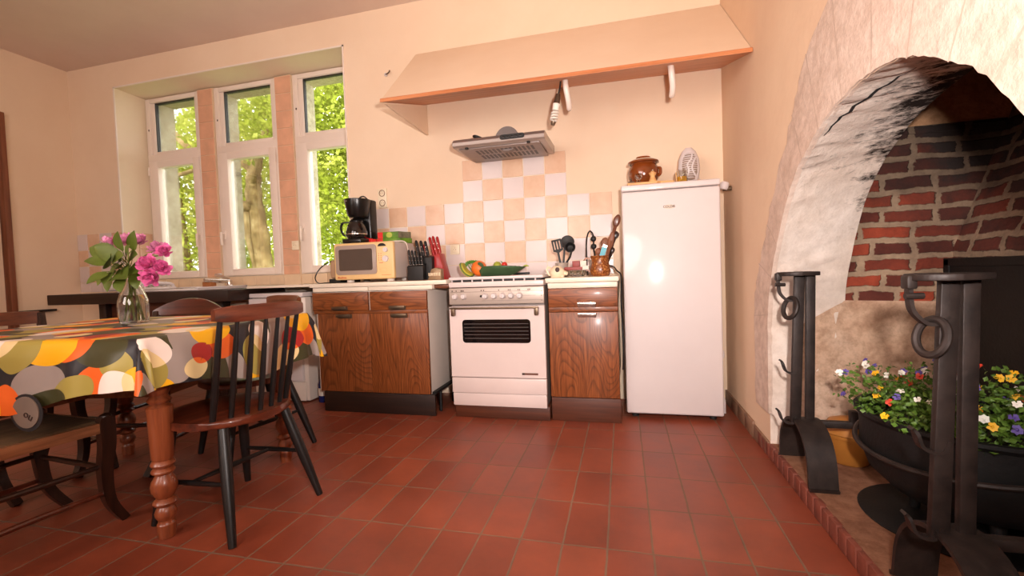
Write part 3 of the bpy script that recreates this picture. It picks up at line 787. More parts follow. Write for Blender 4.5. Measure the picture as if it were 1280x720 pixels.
tree('leafy tree with slanting grey branches, seen through the left window', (-12.2, 6.5, -.5),
    ([(-12.6, 6.8, -.5), (-12.6, 6.7, 2.0), (-12.9, 6.6, 5.5)], .22, .12),
    [([(-12.4, 5.2, 5.7), (-11.4, 5.2, 4.95), (-10.2, 5.2, 3.9)], .10, .07), ([(-11.3, 5.4, 6.0), (-10.6, 5.4, 5.4), (-9.8, 5.4, 4.6)], .12, .09), ([(-11.0, 4.6, 2.9), (-10.4, 4.6, 3.2), (-9.6, 4.6, 3.35)], .06, .04), ([(-10.8, 4.6, 3.0), (-10.7, 4.6, 2.2), (-10.4, 4.6, 1.7)], .04, .02)],
    [(-11.6, 7.4, 4.6, 2.2, 1.2, 1.5), (-12.6, 7.2, 2.0, 2.0, 1.2, 1.9), (-10.4, 7.0, 1.9, 1.5, 1.0, 2.0), (-13.2, 8.0, 4.0, 2.0, 1.2, 2.4), (-9.6, 7.6, 3.4, 1.2, .9, 1.6)], 17000, .14, 'leaf2', 12)
tree('dense green tree filling the right window behind the coffee machine', (-5.6, 5.2, -.5),
    ([(-5.3, 6.4, -.5), (-5.25, 6.4, 1.5), (-5.2, 6.4, 4.5)], .16, .08), [],
    [(-5.8, 5.6, 2.4, 1.5, 1.1, 1.7), (-5.9, 5.8, 4.6, 1.6, 1.1, 1.3), (-4.9, 5.4, 3.4, 1.2, 1.0, 2.2), (-6.6, 5.2, 3.5, 1.0, .8, 2.2)], 17000, .11, 'leaf', 13)
# ------------------------------------------------------------------ kitchen units
def pull(x, z, y, parent, mat, w=.086):
    """flat lipped metal pull screwed to a drawer or door"""
    b = B(); b.box(x-w/2, x+w/2, y-.004, y, z-.014, z+.014, .002); b.box(x-w/2, x+w/2, y-.020, y-.003, z+.006, z+.014, .003); b.box(x-w/2, x+w/2, y-.022, y-.018, z-.006, z+.014, .002)
    return b.build('handle', mat, parent)
# left base cabinet: two drawers over two doors
cx0, cx1, cy = -2.662, -1.832, -.53
t = thing('base_cabinet', 'wide oak base cabinet with two drawers and two doors, left of the stove', 'cabinet', ((cx0+cx1)/2, cy/2, 0))
b = B(); b.box(cx0+.012, cx1, cy+.018, -.02, .135, .80, .002); b.build('carcass', 'offwhite', t)
b = B(); b.box(cx0+.055, cx1+.03, cy, cy+.018, .001, .135, .002); b.build('plinth', 'plinth', t)
b = B(); b.box(cx0, cx1+.0, cy+.004, cy+.02, .655, .676, .002); b.build('rail', 'cab_h', t)
xm = -2.238
for x0, x1, hx in ((cx0, xm-.008, -2.45), (xm+.008, cx1, -2.03)):
    b = B(); b.box(x0, x1, cy-.004, cy+.018, .677, .796, .003); d = b.build('drawer', 'cab_h', t); pull(hx, .690, cy-.004, d, 'bronze', .11)
for x0, x1, hx in ((cx0+.035, xm-.001, -2.42), (xm+.001, cx1+.002, -2.02)):
    b = B(); b.box(x0, x1, cy-.004, cy+.018, .138, .655, .003); d = b.build('door', 'cab', t); pull(hx, .640, cy-.004, d, 'bronze', .11)
for yy in (-.42, -.2): 
    b = B(); b.cyl((cx1+.02, yy, .001), (cx1+.02, yy, .14), .010); b.build('leg', 'black_m', t)
b = B(); b.box(cx1+.005, cx1+.03, cy+.02, -.03, .135, .15); b.build('side_rail', 'black_m', t)
# worktop that also bridges the gap beside the stove
b = B(); b.box(-2.672, -1.690, -.545, -.008, .832, .858, .003); b.box(-2.655, xm-.003, -.535, -.02, .803, .830, .002); b.box(xm+.003, -1.79, -.535, -.02, .803, .830, .002)
b.mi = 1; b.box(-1.79, -1.695, -.50, -.02, .806, .831, .002)
tag(b.build('worktop', ['counter', 'chair_brown']), 'white laminate worktop under the microwave and knife blocks', 'worktop')
# right base cabinet
rx0, rx1, ry = -1.066, -.668, -.50
t = thing('base_cabinet', 'narrow oak base cabinet with one drawer and one door, between stove and fridge', 'cabinet', ((rx0+rx1)/2, ry/2, 0))
b = B(); b.box(rx0+.004, rx1-.004, ry+.018, -.02, .02, .786, .002); b.build('carcass', 'offwhite', t)
b = B(); b.box(rx0+.002, rx1+.004, ry-.001, ry+.018, .001, .140, .002); b.build('plinth', 'plinth_b', t)
b = B(); b.box(rx0, rx1, ry-.004, ry+.018, .676, .784, .003); d = b.build('drawer', 'cab_h', t); pull(-.842, .690, ry-.004, d, 'chrome', .105)
b = B(); b.box(rx0, rx1, ry, ry+.018, .648, .675, .002); b.build('rail', 'cab_h', t)
b = B(); b.box(rx0, rx1, ry-.004, ry+.018, .144, .646, .003); d = b.build('door', 'cab', t); pull(-.842, .628, ry-.004, d, 'chrome', .105)
b = B(); b.box(-1.078, -.658, -.52, -.008, .820, .848, .003); b.box(-1.066, -.668, -.508, -.02, .787, .818, .002)
tag(b.build('worktop', 'counter'), 'short white worktop under the brown jug, right of the stove', 'worktop')

# stove
sx0, sx1, sy = -1.680, -1.086, -.53
t = thing('stove', 'white freestanding gas stove with dark oven window and silver knob panel', 'stove', ((sx0+sx1)/2, sy/2, 0))
b = B(); b.box(sx0+.004, sx1-.004, sy+.03, -.03, .085, .838, .003); b.build('body', pm('grey_stove_sides', (120, 106, 100), .5), t)
b = B(); b.box(sx0+.01, sx1+.012, sy+.012, -.05, .001, .085, .002); b.build('plinth', 'plinth_b', t)
b = B(); b.box(sx0, sx1, sy-.004, sy+.028, .158, .252, .004); b.box(sx0+.003, sx1-.002, sy+.0, sy+.028, .078, .156, .004); b.build('drawer_front', 'white2', t)
b = B(); X0, X1, Z0, Z1 = -1.590, -1.180, .476, .602
b.box(sx0, X0, sy-.004, sy+.028, .258, .690); b.box(X1, sx1, sy-.004, sy+.028, .258, .690); b.box(X0, X1, sy-.004, sy+.028, .258, Z0); b.box(X0, X1, sy-.004, sy+.028, Z1, .690)
d = b.build('oven_door', 'white2', t)
b = B(); r = .022
def rrect(x0, x1, z0, z1, r, y, n=5):
    out = []
    for cxx, czz, a in ((x1-r, z1-r, 0), (x0+r, z1-r, PI/2), (x0+r, z0+r, PI), (x1-r, z0+r, 1.5*PI)):
        out += [(cxx+r*math.cos(a+PI/2*i/n), y, czz+r*math.sin(a+PI/2*i/n)) for i in range(n+1)]
    return out
b.prism(rrect(X0-.008, X1+.008, Z0-.008, Z1+.008, .02, sy-.0065), (0, .01, 0)); g = b.build('oven_window', 'ovenglass', d)
b = B()
for k in range(5): b.box(X0+.004, X1-.004, sy-.0075, sy-.006, Z0+.018+k*.022, Z0+.022+k*.022)
b.build('oven_rack', 'rack', g)
b = B(); b.box(sx0+.012, sx1-.03, sy-.034, sy-.022, .676, .688, .003)
for x in (sx0+.03, sx1-.045):
    b.box(x-.012, x+.012, sy-.032, sy-.003, .634, .688, .006)
b.build('handle', 'bronze', d)
b = B(); b.box(-1.232, -1.135, sy-.007, sy-.003, .277, .289, .001); b.box(-1.205, -1.14, sy-.0075, sy-.006, .281, .285); b.mi = 1; b.box(-1.232, -1.216, sy-.0078, sy-.006, .277, .289); b.build('maker_plate', ['logoplate', 'ink'], d)
b = B(); b.box(sx0+.0, sx1, sy-.002, sy+.03, .703, .804, .004); p = b.build('control_panel', 'panel', t)
b = B(); b.box(sx0+.01, sx1-.02, sy-.0028, sy-.0015, .778, .7795); b.box(-1.47, sx1-.02, sy-.0028, sy-.0015, .7235, .7245); b.box(-1.40, sx1-.05, sy-.0028, sy-.0015, .7505, .7515)
for x in (-1.658, -1.632, -1.60, -1.593, -1.585, -1.47, -1.455, -1.36, -1.30, -1.29, -1.24, -1.23, -1.18, -1.17): b.box(x-.003, x+.003, sy-.0028, sy-.0015, .783, .790)
for z in (.722, .750, .777): b.box(sx1-.018, sx1-.008, sy-.0028, sy-.0015, z-.0015, z+.0015)
b.build('markings', 'ink', p)
for x in (-1.640, -1.583, -1.446, -1.390, -1.336, -1.284, -1.232):
    b = B(); m = Matrix.Rotation(PI/2, 3, 'X'); z = .752
    b.lathe([(0, 0), (.019, 0), (.019, .006), (.015, .012), (.0135, .022), (0, .023)], (x, sy-.002, z), 20, m); b.box(x-.003, x+.003, sy-.030, sy-.02, z-.013, z+.013, .0015)
    b.build('knob', 'white', p)
b = B(); b.cyl((-1.470, sy-.001, .752), (-1.470, sy-.012, .752), .007); b.build('ignition_button', 'black', p)
b = B(); b.box(sx0, sx1, sy-.004, -.03, .808, .840, .005); b.build('hob', 'white2', t)
b = B(); b.box(sx0+.012, sx1-.02, sy+.012, -.04, .840, .8535); b.build('hob_grate', 'black_m', t)
for k in range(9):
    b = B(); x = sx0+.02+k*.0655; b.box(x-.004, x+.004, sy+.004, sy+.03, .839, .855, .001); b.build('lid_stop', 'white', t)
b = B(); b.box(sx0+.002, sx1-.002, sy-.002, -.03, .853, .871, .004); b.build('lid', 'white', t)

# refrigerator
fx0, fx1, fy = -.632, -.098, -.40
t = thing('refrigerator', 'tall white refrigerator with an oval badge, beside the right wall', 'refrigerator', ((fx0+fx1)/2, fy/2, 0))
b = B(); b.box(fx0+.004, fx1-.004, fy+.04, -.03, .03, 1.335, .004); b.build('body', 'white', t)
b = B(); b.box(fx0, fx1, fy, fy+.038, .030, 1.333, .012, 3); d = b.build('door', 'white', t)
b = B(); b.box(fx0-.001, fx1+.001, fy-.002, -.02, 1.337, 1.372, .008, 3); b.build('top', 'white', t)
b = B(); b.lathe([(0, 0), (.028, 0), (.033, .002), (0, .004)], (-.369, fy+.001, 1.233), 28, Matrix.Rotation(PI/2, 3, 'X'), 1., .36); bd = b.build('badge', 'badge', d)
text('badge_text', 'COLDIS', .0185, (-.370, fy-.0035, 1.233), FRONT, 'ink', bd)
for x in (fx0+.05, fx1-.05):
    for y in (fy+.06, -.08):
        b = B(); b.cyl((x, y, .001), (x, y, .035), .02); b.build('foot', 'black_m', t)
b = B(); b.prism([(-.097, -.30, .02), (-.070, -.30, .02), (-.070, -.30, .10), (-.085, -.30, .13), (-.088, -.30, .33), (-.073, -.30, .355), (-.073, -.30, .39), (-.097, -.30, .39)], (0, .22, 0), .003); b.build('condenser_cover', 'white', t)

# white dishwasher under the left worktop
dx0, dx1, dy = -3.325, -2.862, -.39
t = thing('dishwasher', 'white dishwasher with a grey base, half hidden behind the table end', 'dishwasher', ((dx0+dx1)/2, dy/2, 0))
b = B(); b.box(dx0, dx1, dy+.03, -.03, .01, .765, .004); b.build('body', 'offwhite', t)
b = B(); b.box(dx0-.003, dx1+.003, dy+.005, -.02, .768, .800, .006); b.build('top', 'white', t)
b = B(); b.box(dx0, dx1-.03, dy, dy+.03, .155, .655, .006); d = b.build('door', 'white', t)
b = B(); b.box(dx0, dx1-.03, dy-.006, dy+.03, .66, .762, .006); c = b.build('control_panel', 'white', t)
for k in range(4):
    b = B(); b.box(-3.36+k*.05, -3.34+k*.05, dy-.010, dy-.005, .70, .715, .002); b.build('button', 'panel', c)
b = B(); b.box(dx0+.01, dx1-.02, dy+.012, dy+.03, .012, .150, .003); b.build('plinth', 'offwhite', t)

# wooden sink counter at the left
t = thing('sink_counter', 'thick very dark wooden sink counter under the left window', 'counter', (-4.2, -.3, 0))
b = B(); b.box(-5.12, -3.335, -.56, -.008, .756, .838, .004); b.build('top', 'dark_wood', t)
b = B(); b.box(-4.66, -4.585, -.50, -.43, .001, .756, .004); b.build('leg', 'dark_wood', t)
b = B(); b.box(-3.56, -3.49, -.46, -.39, .001, .756, .004); b.build('leg', 'dark_wood', t)
b = B(); b.box(-4.585, -3.56, -.46, -.44, .45, .752, .003); b.build('front_panel', 'plinth_b', t)
b = B(); b.box(-3.333, -2.675, -.40, -.008, .838, .854, .003); b.box(-3.333, -2.675, -.02, -.008, .82, .838)
tag(b.build('worktop', 'counter'), 'thin pale worktop over the dishwasher below the middle window', 'worktop')
b = B(); b.box(-4.50, -3.70, -.47, -.02, .839, .852, .006)
b.box(-4.50, -4.47, -.47, -.02, .852, .864, .004); b.box(-3.73, -3.70, -.47, -.02, .852, .864, .004); b.box(-4.5, -3.7, -.05, -.02, .852, .864, .004)
tag(b.build('sink', 'white'), 'white enamel sink set on the dark wooden counter', 'sink')
t = thing('dish_rack', 'low white dish rack with rounded ribs on the sink counter, behind the vase', 'dish rack', (-4.58, -.25, .84))
b = B(); b.box(-4.78, -4.36, -.36, -.10, .853, .873, .008); b.build('tray', 'white', t)
for k in range(8):
    b = B(); x = -4.75+k*.052; b.tube(spline([(x, -.35, .872), (x, -.33, .897), (x, -.23, .906), (x, -.13, .897), (x, -.11, .872)], 4), .013, 8); b.build('rib', 'white', t)
t = thing('tap', 'chrome single lever tap slanting over the sink', 'tap', (-3.97, .06, .852))
b = B(); b.lathe([(0, 0), (.028, 0), (.028, .012), (.022, .016), (.022, .05), (.02, .058), (0, .06)], (-3.97, .06, .853)); b.build('base', 'chrome', t)
b = B(); b.tube(spline([(-3.97, .06, .90), (-4.0, -.02, .905), (-4.04, -.12, .915)], 5), [.017]*11, 12); b.build('spout', 'chrome', t)
b = B(); b.strip(spline([(-3.97, .06, .915), (-4.02, .03, .945), (-4.06, .0, .962)], 4), .022, .010, (1, 1, 0)); b.build('lever', 'chrome', t)
t = thing('soap_bottle', 'small clear soap bottle with pump, left of the tap', 'bottle', (-4.13, .12, .852))
b = B(); b.lathe([(0, 0), (.03, 0), (.032, .01), (.03, .06), (.012, .075), (.012, .085), (0, .085)], (-4.13, .12, .853), 20); b.build('body', 'soap', t)
b = B(); b.cyl((-4.13, .12, .936), (-4.13, .12, .965), .006); b.box(-4.155, -4.12, .11, .13, .962, .975, .003); b.build('pump', 'white', t)
b = B(); b.box(-4.10, -4.01, -.09, -.03, .853, .905, .01); tag(b.build('sponge', 'sponge'), 'brown sponge block beside the tap', 'sponge')
b = B(); b.box(XL+.002, XL+.045, -.46, -.22, .688, .708, .003)
tag(b.build('wall_shelf', 'black_m'), 'narrow black shelf on the left wall near the sink corner', 'shelf')
t = thing('pole_stand', 'light wooden poles tied together inside the alcove', 'stand', (XL-.2, -.66, 0))
for p0, p1 in (((XL-.16, -.62, 0), (XL-.30, -.80, 1.25)), ((XL-.18, -.82, 0), (XL-.30, -.66, 1.25)), ((XL-.40, -.74, 0), (XL-.28, -.72, 1.25))):
    b = B(); b.cyl(p0, p1, .017, .014); b.build('pole', 'lightwood', t)
b = B(); b.tube(arc((XL-.24, -.72, .78), .055, 0, 2*PI, 16, (1, 0, 0), (0, 1, 0))[:-1], .008, 8, True); b.build('tie', 'brownwood', t)

# range hood
hx0, hx1, hy = -1.664, -1.072, -.42
t = thing('range_hood', 'flat silver range hood on the wall above the stove', 'hood', ((hx0+hx1)/2, -.2, 1.7))
b = B(); b.prism([(hx0, hy+.02, 1.692), (hx0, hy, 1.70), (hx0, hy, 1.722), (hx0, hy+.022, 1.745), (hx0, -.010, 1.755), (hx0, -.010, 1.700)], (hx1-hx0, 0, 0), .002); b.build('body', 'steel', t, flat=True)
b = B(); b.box(hx0+.025, hx1-.04, hy+.05, -.03, 1.686, 1.6935, .002); f = b.build('filter_panel', pm('grease_filter', (150, 138, 132), .45, .5), t)
b = B()
for r in range(2):
    for k in range(14): x = hx0+.12+k*.028; b.box(x, x+.016, hy+.10+r*.12, hy+.19+r*.12, 1.6845, 1.6865)
b.build('slots', 'rack', f)
for x in (hx0+.085, hx1-.105):
    b = B(); b.cyl((x, hy+.035, 1.6935), (x, hy+.035, 1.682), .011); b.build('screw', 'black_m', t)
b = B(); b.prism(rrect(-1.350, -1.195, 1.708, 1.738, .013, hy-.004), (0, .012, 0)); c = b.build('control_strip', 'black_m', t)
for k in range(5):
    b = B(); x = -1.325+k*.026; b.box(x-.008, x+.008, hy-.007, hy-.003, 1.716, 1.728, .002); b.build('button', 'black', c)
b = B(); b.lathe([(0, .0), (.078, 0), (.078, .05), (.07, .06), (0, .062)], (-1.335, -.30, 1.75), 28, Matrix.Rotation(-PI/2, 3, 'X')@Matrix.Identity(3)); b.build('duct_collar', pm('grey_duct', (120, 110, 106), .5, .3), t)
b = B(); b.tube(spline([(-1.30, -.12, 1.76), (-1.50, -.20, 1.79), (-1.56, -.24, 1.808), (-1.585, -.22, 1.812), (-1.54, -.20, 1.79), (-1.49, -.18, 1.763)], 6), .007, 8); b.build('cord', 'black_m', t)

# bulb, pegs and hook
t = thing('hanging_bulb', 'bare white spiral bulb hanging by a cord under the canopy board', 'light bulb', (-.99, -.48, 1.95))
b = B(); b.tube(spline([(-.955, -.48, 1.995), (-.962, -.48, 1.95), (-.972, -.48, 1.91)], 5), .005, 8); b.build('cord', 'black_m', t)
axis = V((-.22, 0, -1)).normalized(); p = V((-.972, -.48, 1.915))
b = B(); b.cyl(p, p+axis*.055, .014, .019); b.build('socket', 'bronze', t)
b = B(); b.cyl(p+axis*.055, p+axis*.095, .021, .019); b.build('ballast', 'bulb', t)
b = B(); u = V((0, 1, 0)); w = axis.cross(u); q = p+axis*.10
b.tube([q+axis*(.055*i/48)+(u*math.cos(i*PI/7)+w*math.sin(i*PI/7))*.018 for i in range(49)], .006, 7); b.build('tube', 'bulb', t)
b = B(); b.cyl(q+axis*.058, q+axis*.078, .016, .012); b.build('end_cap', 'bronze', t)
for x, y, lab in ((-.925, -.52, 'white curved peg under the canopy board beside the hanging bulb'), (-.362, -.55, 'white curved peg under the canopy board nearer the right wall')):
    b = B(); zb = 2.145+(y/-.67)*(-.205); pts = spline([(x, y, zb), (x+.004, y-.01, zb-.06), (x+.012, y+.02, zb-.12), (x+.012, y+.06, zb-.15), (x+.01, y+.085, zb-.14)], 6)
    b.tube(pts, [.016]*(len(pts)-4)+[.015, .013, .011, .008], 12); tag(b.build('coat_peg', 'pvc'), lab, 'peg', 'white pegs under the canopy')
t = thing('wall_hook', 'small white and metal hook on the wall left of the canopy', 'hook', (-2.315, 0, 2.42))
b = B(); b.ell((-2.335, -.008, 2.42), .014, .010, .014); b.build('cap', 'white', t)
b = B(); b.tube(spline([(-2.335, -.012, 2.42), (-2.31, -.03, 2.415), (-2.295, -.03, 2.425), (-2.297, -.02, 2.44)], 5), .005, 8); b.build('hook', 'bronze', t)
def outlet(label, x, y, z, n, w=.074, h=.074):
    t = thing('wall_socket', label, 'socket', (x, y, z))
    b = B(); b.box(x-w/2, x+w/2, y-.012, y, z-h*n/2, z+h*n/2, .004); b.build('plate', 'socketp', t)
    for k in range(n):
        zz = z+(k-(n-1)/2)*h
        b = B(); b.lathe([(.0258, -.001), (.026, .002), (.021, .004), (.020, -.001)], (x, y-.012, zz), 24, Matrix.Rotation(PI/2, 3, 'X')); q = b.build('socket_ring', 'hole' if n == 2 else 'socketp', t)
        b = B()
        for s in (-1, 1): b.cyl((x+s*.0095, y-.0165, zz), (x+s*.0095, y-.012, zz), .0022, seg=8)
        b.cyl((x, y-.0165, zz+.011), (x, y-.012, zz+.011), .002, seg=8); b.build('pin_hole', 'hole', q)
outlet('double white wall socket above the tiles, right of the coffee machine', -2.410, 0, 1.495, 2)
outlet('single cream socket on the tiles above the red knife block', -1.832, -.006, 1.074, 1)
outlet('small cream socket on the tiled pillar between middle and right windows', -3.412, .230, 1.195, 1, .07, .08)
t = thing('radiator_valve', 'white radiator valve on the right wall beside the fridge top', 'valve', (-.03, -.22, 1.34))
b = B(); b.cyl((-.002, -.22, 1.34), (-.05, -.22, 1.34), .014); b.build('stem', 'bronze', t)
b = B(); b.lathe([(0, 0), (.022, 0), (.026, .01), (.026, .035), (.02, .045), (0, .046)], (-.048, -.22, 1.335), 18, Matrix.Rotation(.3, 3, 'Y')); b.build('knob', 'white', t)
# ------------------------------------------------------------------ things on the worktops
CT = .858
# microwave
t = thing('microwave', 'cream microwave oven on the white worktop', 'microwave', (-2.33, -.27, CT))
mx0, mx1, my, mz0, mz1 = -2.562, -2.108, -.42, .878, 1.128
b = B(); b.box(mx0+.006, mx1-.004, my+.03, -.115, mz0+.004, mz1-.002, .006); b.build('casing', 'mwgrey', t)
b = B(); b.box(mx0, mx1, my-.004, my+.032, mz0, mz1, .012, 3); f = b.build('front', 'cream', t)
b = B(); b.prism(rrect(mx0+.018, -2.232, mz0+.034, mz1-.016, .02, my-.010), (0, .012, 0), .002); d = b.build('door', 'mwdoor', t)
b = B(); b.prism(rrect(mx0+.046, -2.262, mz0+.062, mz1-.043, .012, my-.0125), (0, .006, 0)); b.build('window', 'mwglass', d)
b = B(); b.strip(arc((-2.36, my-.005, mz0-.12), .15, PI*.36, PI*.64, 12, (1, 0, 0), (0, 0, 1)), .012, .006, (0, 1, 0)); b.build('grip_lip', 'cream', t)
b = B(); b.prism([(-2.19+.03*math.cos(PI*i/12), my-.007, 1.096+.02*math.sin(PI*i/12)) for i in range(13)], (0, .006, 0)); b.build('display', 'black', f)
for x, z, r in ((-2.163, 1.072, .017), (-2.165, 1.012, .022)):
    b = B(); b.lathe([(0, 0), (r, 0), (r*.9, .012), (0, .014)], (x, my-.004, z), 20, Matrix.Rotation(PI/2, 3, 'X')); b.build('dial', 'white', f)
b = B()
for k in range(4):
    for s in range(2): b.box(-2.220+s*.018, -2.214+s*.018, my-.0048, my-.0035, 1.045-k*.014, 1.049-k*.014)
b.box(-2.215, -2.185, my-.0048, my-.0035, .984, .987); b.box(-2.20, -2.13, my-.0048, my-.0035, .903, .905); b.build('markings', 'ink_o', f)
b = B(); b.box(-2.215, -2.165, my-.006, my-.003, .925, .950, .003); b.build('button', 'cream', f)
text('maker_name', 'Moulinex', .018, (-2.503, my-.005, .894), FRONT, 'ink_o', f)
for x in (-2.48, -2.17):
    for y in (-.36, -.16):
        b = B(); b.cyl((x, y, CT+.001), (x, y, mz0+.004), .026, .024); b.build('foot', 'offwhite', t)
b = B(); pts = spline([(-2.23, -.30, 1.134), (-2.16, -.27, 1.138), (-2.10, -.26, 1.125), (-2.075, -.27, 1.05), (-2.055, -.27, .96), (-2.050, -.24, .885), (-2.06, -.16, CT+.006)], 7)
b.tube(pts, .004, 8); tag(b.build('cable', 'offwhite'), 'white cable trailing over the right side of the microwave', 'cable')
# coffee machine
t = thing('coffee_machine', 'black filter coffee machine standing on the microwave', 'coffee machine', (-2.43, -.28, 1.129))
cz = 1.129
b = B(); b.prism([(-2.520+.0, -.385, cz), (-2.372, -.385, cz), (-2.362, -.17, cz), (-2.525, -.17, cz)], (0, 0, .034), .010, 3); b.build('base', 'black', t)
b = B(); b.prism([(-2.52, -.25, cz+.03), (-2.372, -.25, cz+.03), (-2.362, -.17, cz+.03), (-2.525, -.17, cz+.03)], (0, 0, .29), .016, 3); b.build('water_tank', 'black', t)
b = B(); b.lathe([(0, .185), (.062, .185), (.078, .20), (.098, .305), (.098, .312), (0, .316)], (-2.445, -.29, cz), 32, None, .9, .95); b.build('filter_holder', 'black', t)
b = B(); b.tube(spline([(-2.47, -.24, cz+.312), (-2.45, -.25, cz+.335), (-2.41, -.26, cz+.338), (-2.39, -.24, cz+.314)], 6), .005, 8); b.build('lid_loop', 'black_m', t)
b = B(); b.lathe([(0, .036), (.062, .036), (.070, .05), (.072, .085), (.060, .13), (.046, .150), (.042, .150), (.056, .13), (.068, .085), (.066, .05), (0, .042)], (-2.445, -.315, cz), 32); c = b.build('carafe', pm('dark_carafe_glass', (20, 16, 15), .08, var=.1, coat=.4), t)
b = B(); b.lathe([(0, .150), (.046, .150), (.048, .160), (.03, .174), (0, .176)], (-2.445, -.315, cz), 28); b.build('carafe_lid', 'black', c)
b = B(); b.strip(spline([(-2.48, -.34, cz+.15), (-2.525, -.36, cz+.145), (-2.535, -.365, cz+.10), (-2.515, -.36, cz+.06), (-2.495, -.345, cz+.055)], 5), .016, .008, (0, 1, .0)); b.build('carafe_handle', 'black_m', c)
b = B(); b.lathe([(.0735, .062), (.0745, .066), (.0735, .070)], (-2.445, -.315, cz), 28); b.build('carafe_band', 'chrome', c)
b = B(); b.box(-2.492, -2.470, -.378, -.37, cz+.294, cz+.297); b.build('print_line', 'panel', t)
# tea packets
mt = 1.1285
def packet(label, pts, h, mat, edge, z0, side=None):
    b = B(); b.prism([(x, y, z0) for x, y in pts], (0, 0, h), .0015)
    o = tag(b.build('tea_packet', mat), label, 'packet', 'packets on top of the microwave'); return o
p = packet('red and green tea packet lying lowest on the microwave', [(-2.335, -.245), (-2.150, -.245), (-2.11, -.14), (-2.30, -.14)], .034, 'green_box', None, mt)
b = B(); b.box(-2.336, -2.285, -.2465, -.244, mt+.002, mt+.032); b.build('printed_end', 'red_box', p)
p = packet('green apple tea packet stacked on the other packet', [(-2.325, -.24), (-2.165, -.24), (-2.120, -.14), (-2.30, -.14)], .046, 'green_box', None, mt+.0345)
b = B(); b.box(-2.326, -2.286, -.2415, -.239, mt+.035, mt+.080); b.build('printed_end', 'red_box', p)
b = B(); b.prism([(-2.1645, -.2405, mt+.036), (-2.119, -.1395, mt+.036), (-2.119, -.1395, mt+.079), (-2.1645, -.2405, mt+.079)], (.0012, -.0006, 0)); b.build('grey_side', 'grey_box', p)
b = B(); b.lathe([(0, 0), (.019, .001), (0, .0022)], (-2.235, -.2405, mt+.058), 20, Matrix.Rotation(PI/2, 3, 'X'), 1.25, 1.); b.build('apple_print', 'lime', p)
b = B(); b.prism([(-2.40, -.275, mt), (-2.345, -.30, mt), (-2.325, -.265, mt), (-2.385, -.235, mt)], (0, 0, .032), .004); b.prism([(-2.405, -.29, mt), (-2.37, -.30, mt), (-2.35, -.27, mt+.034), (-2.395, -.275, mt+.038)], (0, .004, .004))
tag(b.build('sachet', 'red_box'), 'crumpled red sachet against the coffee machine foot', 'packet')
# toaster half behind the microwave, and its cord
t = thing('toaster', 'beige toaster half hidden behind the left side of the microwave', 'toaster', (-2.62, -.2, CT))
b = B(); b.box(-2.665, -2.58, -.34, -.10, CT+.03, CT+.165, .02, 3); b.build('body', 'toaster', t)
b = B(); b.box(-2.667, -2.575, -.345, -.095, CT+.001, CT+.03, .004); b.build('base', 'black_m', t)
b = B(); b.box(-2.64, -2.60, -.31, -.13, CT+.163, CT+.167); b.build('slot', 'black_m', t)
b = B(); b.tube(spline([(-2.60, -.15, CT+.17), (-2.63, -.30, CT+.168), (-2.70, -.37, CT+.12), (-2.735, -.40, CT+.05), (-2.70, -.42, CT+.006), (-2.62, -.43, CT+.005), (-2.54, -.34, CT+.005)], 7), .004, 8)
tag(b.build('power_cord', 'black'), 'black power cord looping left of the microwave', 'cord')
# black knife block with its knives
t = thing('knife_block', 'black knife block holding black handled knives, right of the microwave', 'knife block', (-1.97, -.3, CT))
b = B(); b.prism([(-2.040, -.37, CT+.001), (-2.040, -.37, .955), (-2.040, -.315, .972), (-2.040, -.315, CT+.001)], (.115, 0, 0), .003); b.build('front_block', 'black_m', t)
b = B(); b.prism([(-2.025, -.313, CT+.001), (-2.025, -.313, 1.012), (-2.025, -.225, 1.030), (-2.025, -.205, CT+.001)], (.140, 0, 0), .003); b.build('rear_block', 'black_m', t)
def knife(label, base, tip, r, mat, group, name='knife'):
    base, tip = V(base), V(tip); d = (tip-base); t = thing(name, label, 'knife', base, group)
    pts = [base+d*k for k in (0, .06, .3, .7, .93, 1)]; s = Matrix.Identity(3)
    b = B(); b.tube(pts, [r*.75, r, r*1.05, r*.95, r*.9, r*.45], 10); b.build('handle', mat, t)
    b = B(); b.strip([base-d.normalized()*.08, base-d.normalized()*.03, base+d*.04], r*1.5, .0016, (1, 0, 0), [.4, 1, 1]); b.build('blade', 'chrome', t)
    for k in (.3, .6):
        b = B(); c = base+d*k; b.cyl(c+V((0, -r*1.08, 0)), c+V((0, -r*.9, 0)), r*.28, seg=8); b.build('rivet', 'chrome', t)
od = ['first', 'second', 'third', 'fourth', 'fifth']
for k in range(5):
    x = -2.028+k*.0215
    knife('%s short black knife handle from the left, front row of the black block' % od[k], (x, -.342, .966), (x-.018+.002*k, -.325, 1.068-.004*k), .0092, 'black_m', 'front row of black knives')
for k, x in enumerate((-2.0, -1.965, -1.932)):
    knife('%s tall black knife handle from the left, rear row of the black block' % od[k], (x, -.262, 1.024), (x-.026, -.25, 1.136-.004*k), .0115, 'black_m', 'rear row of black knives')
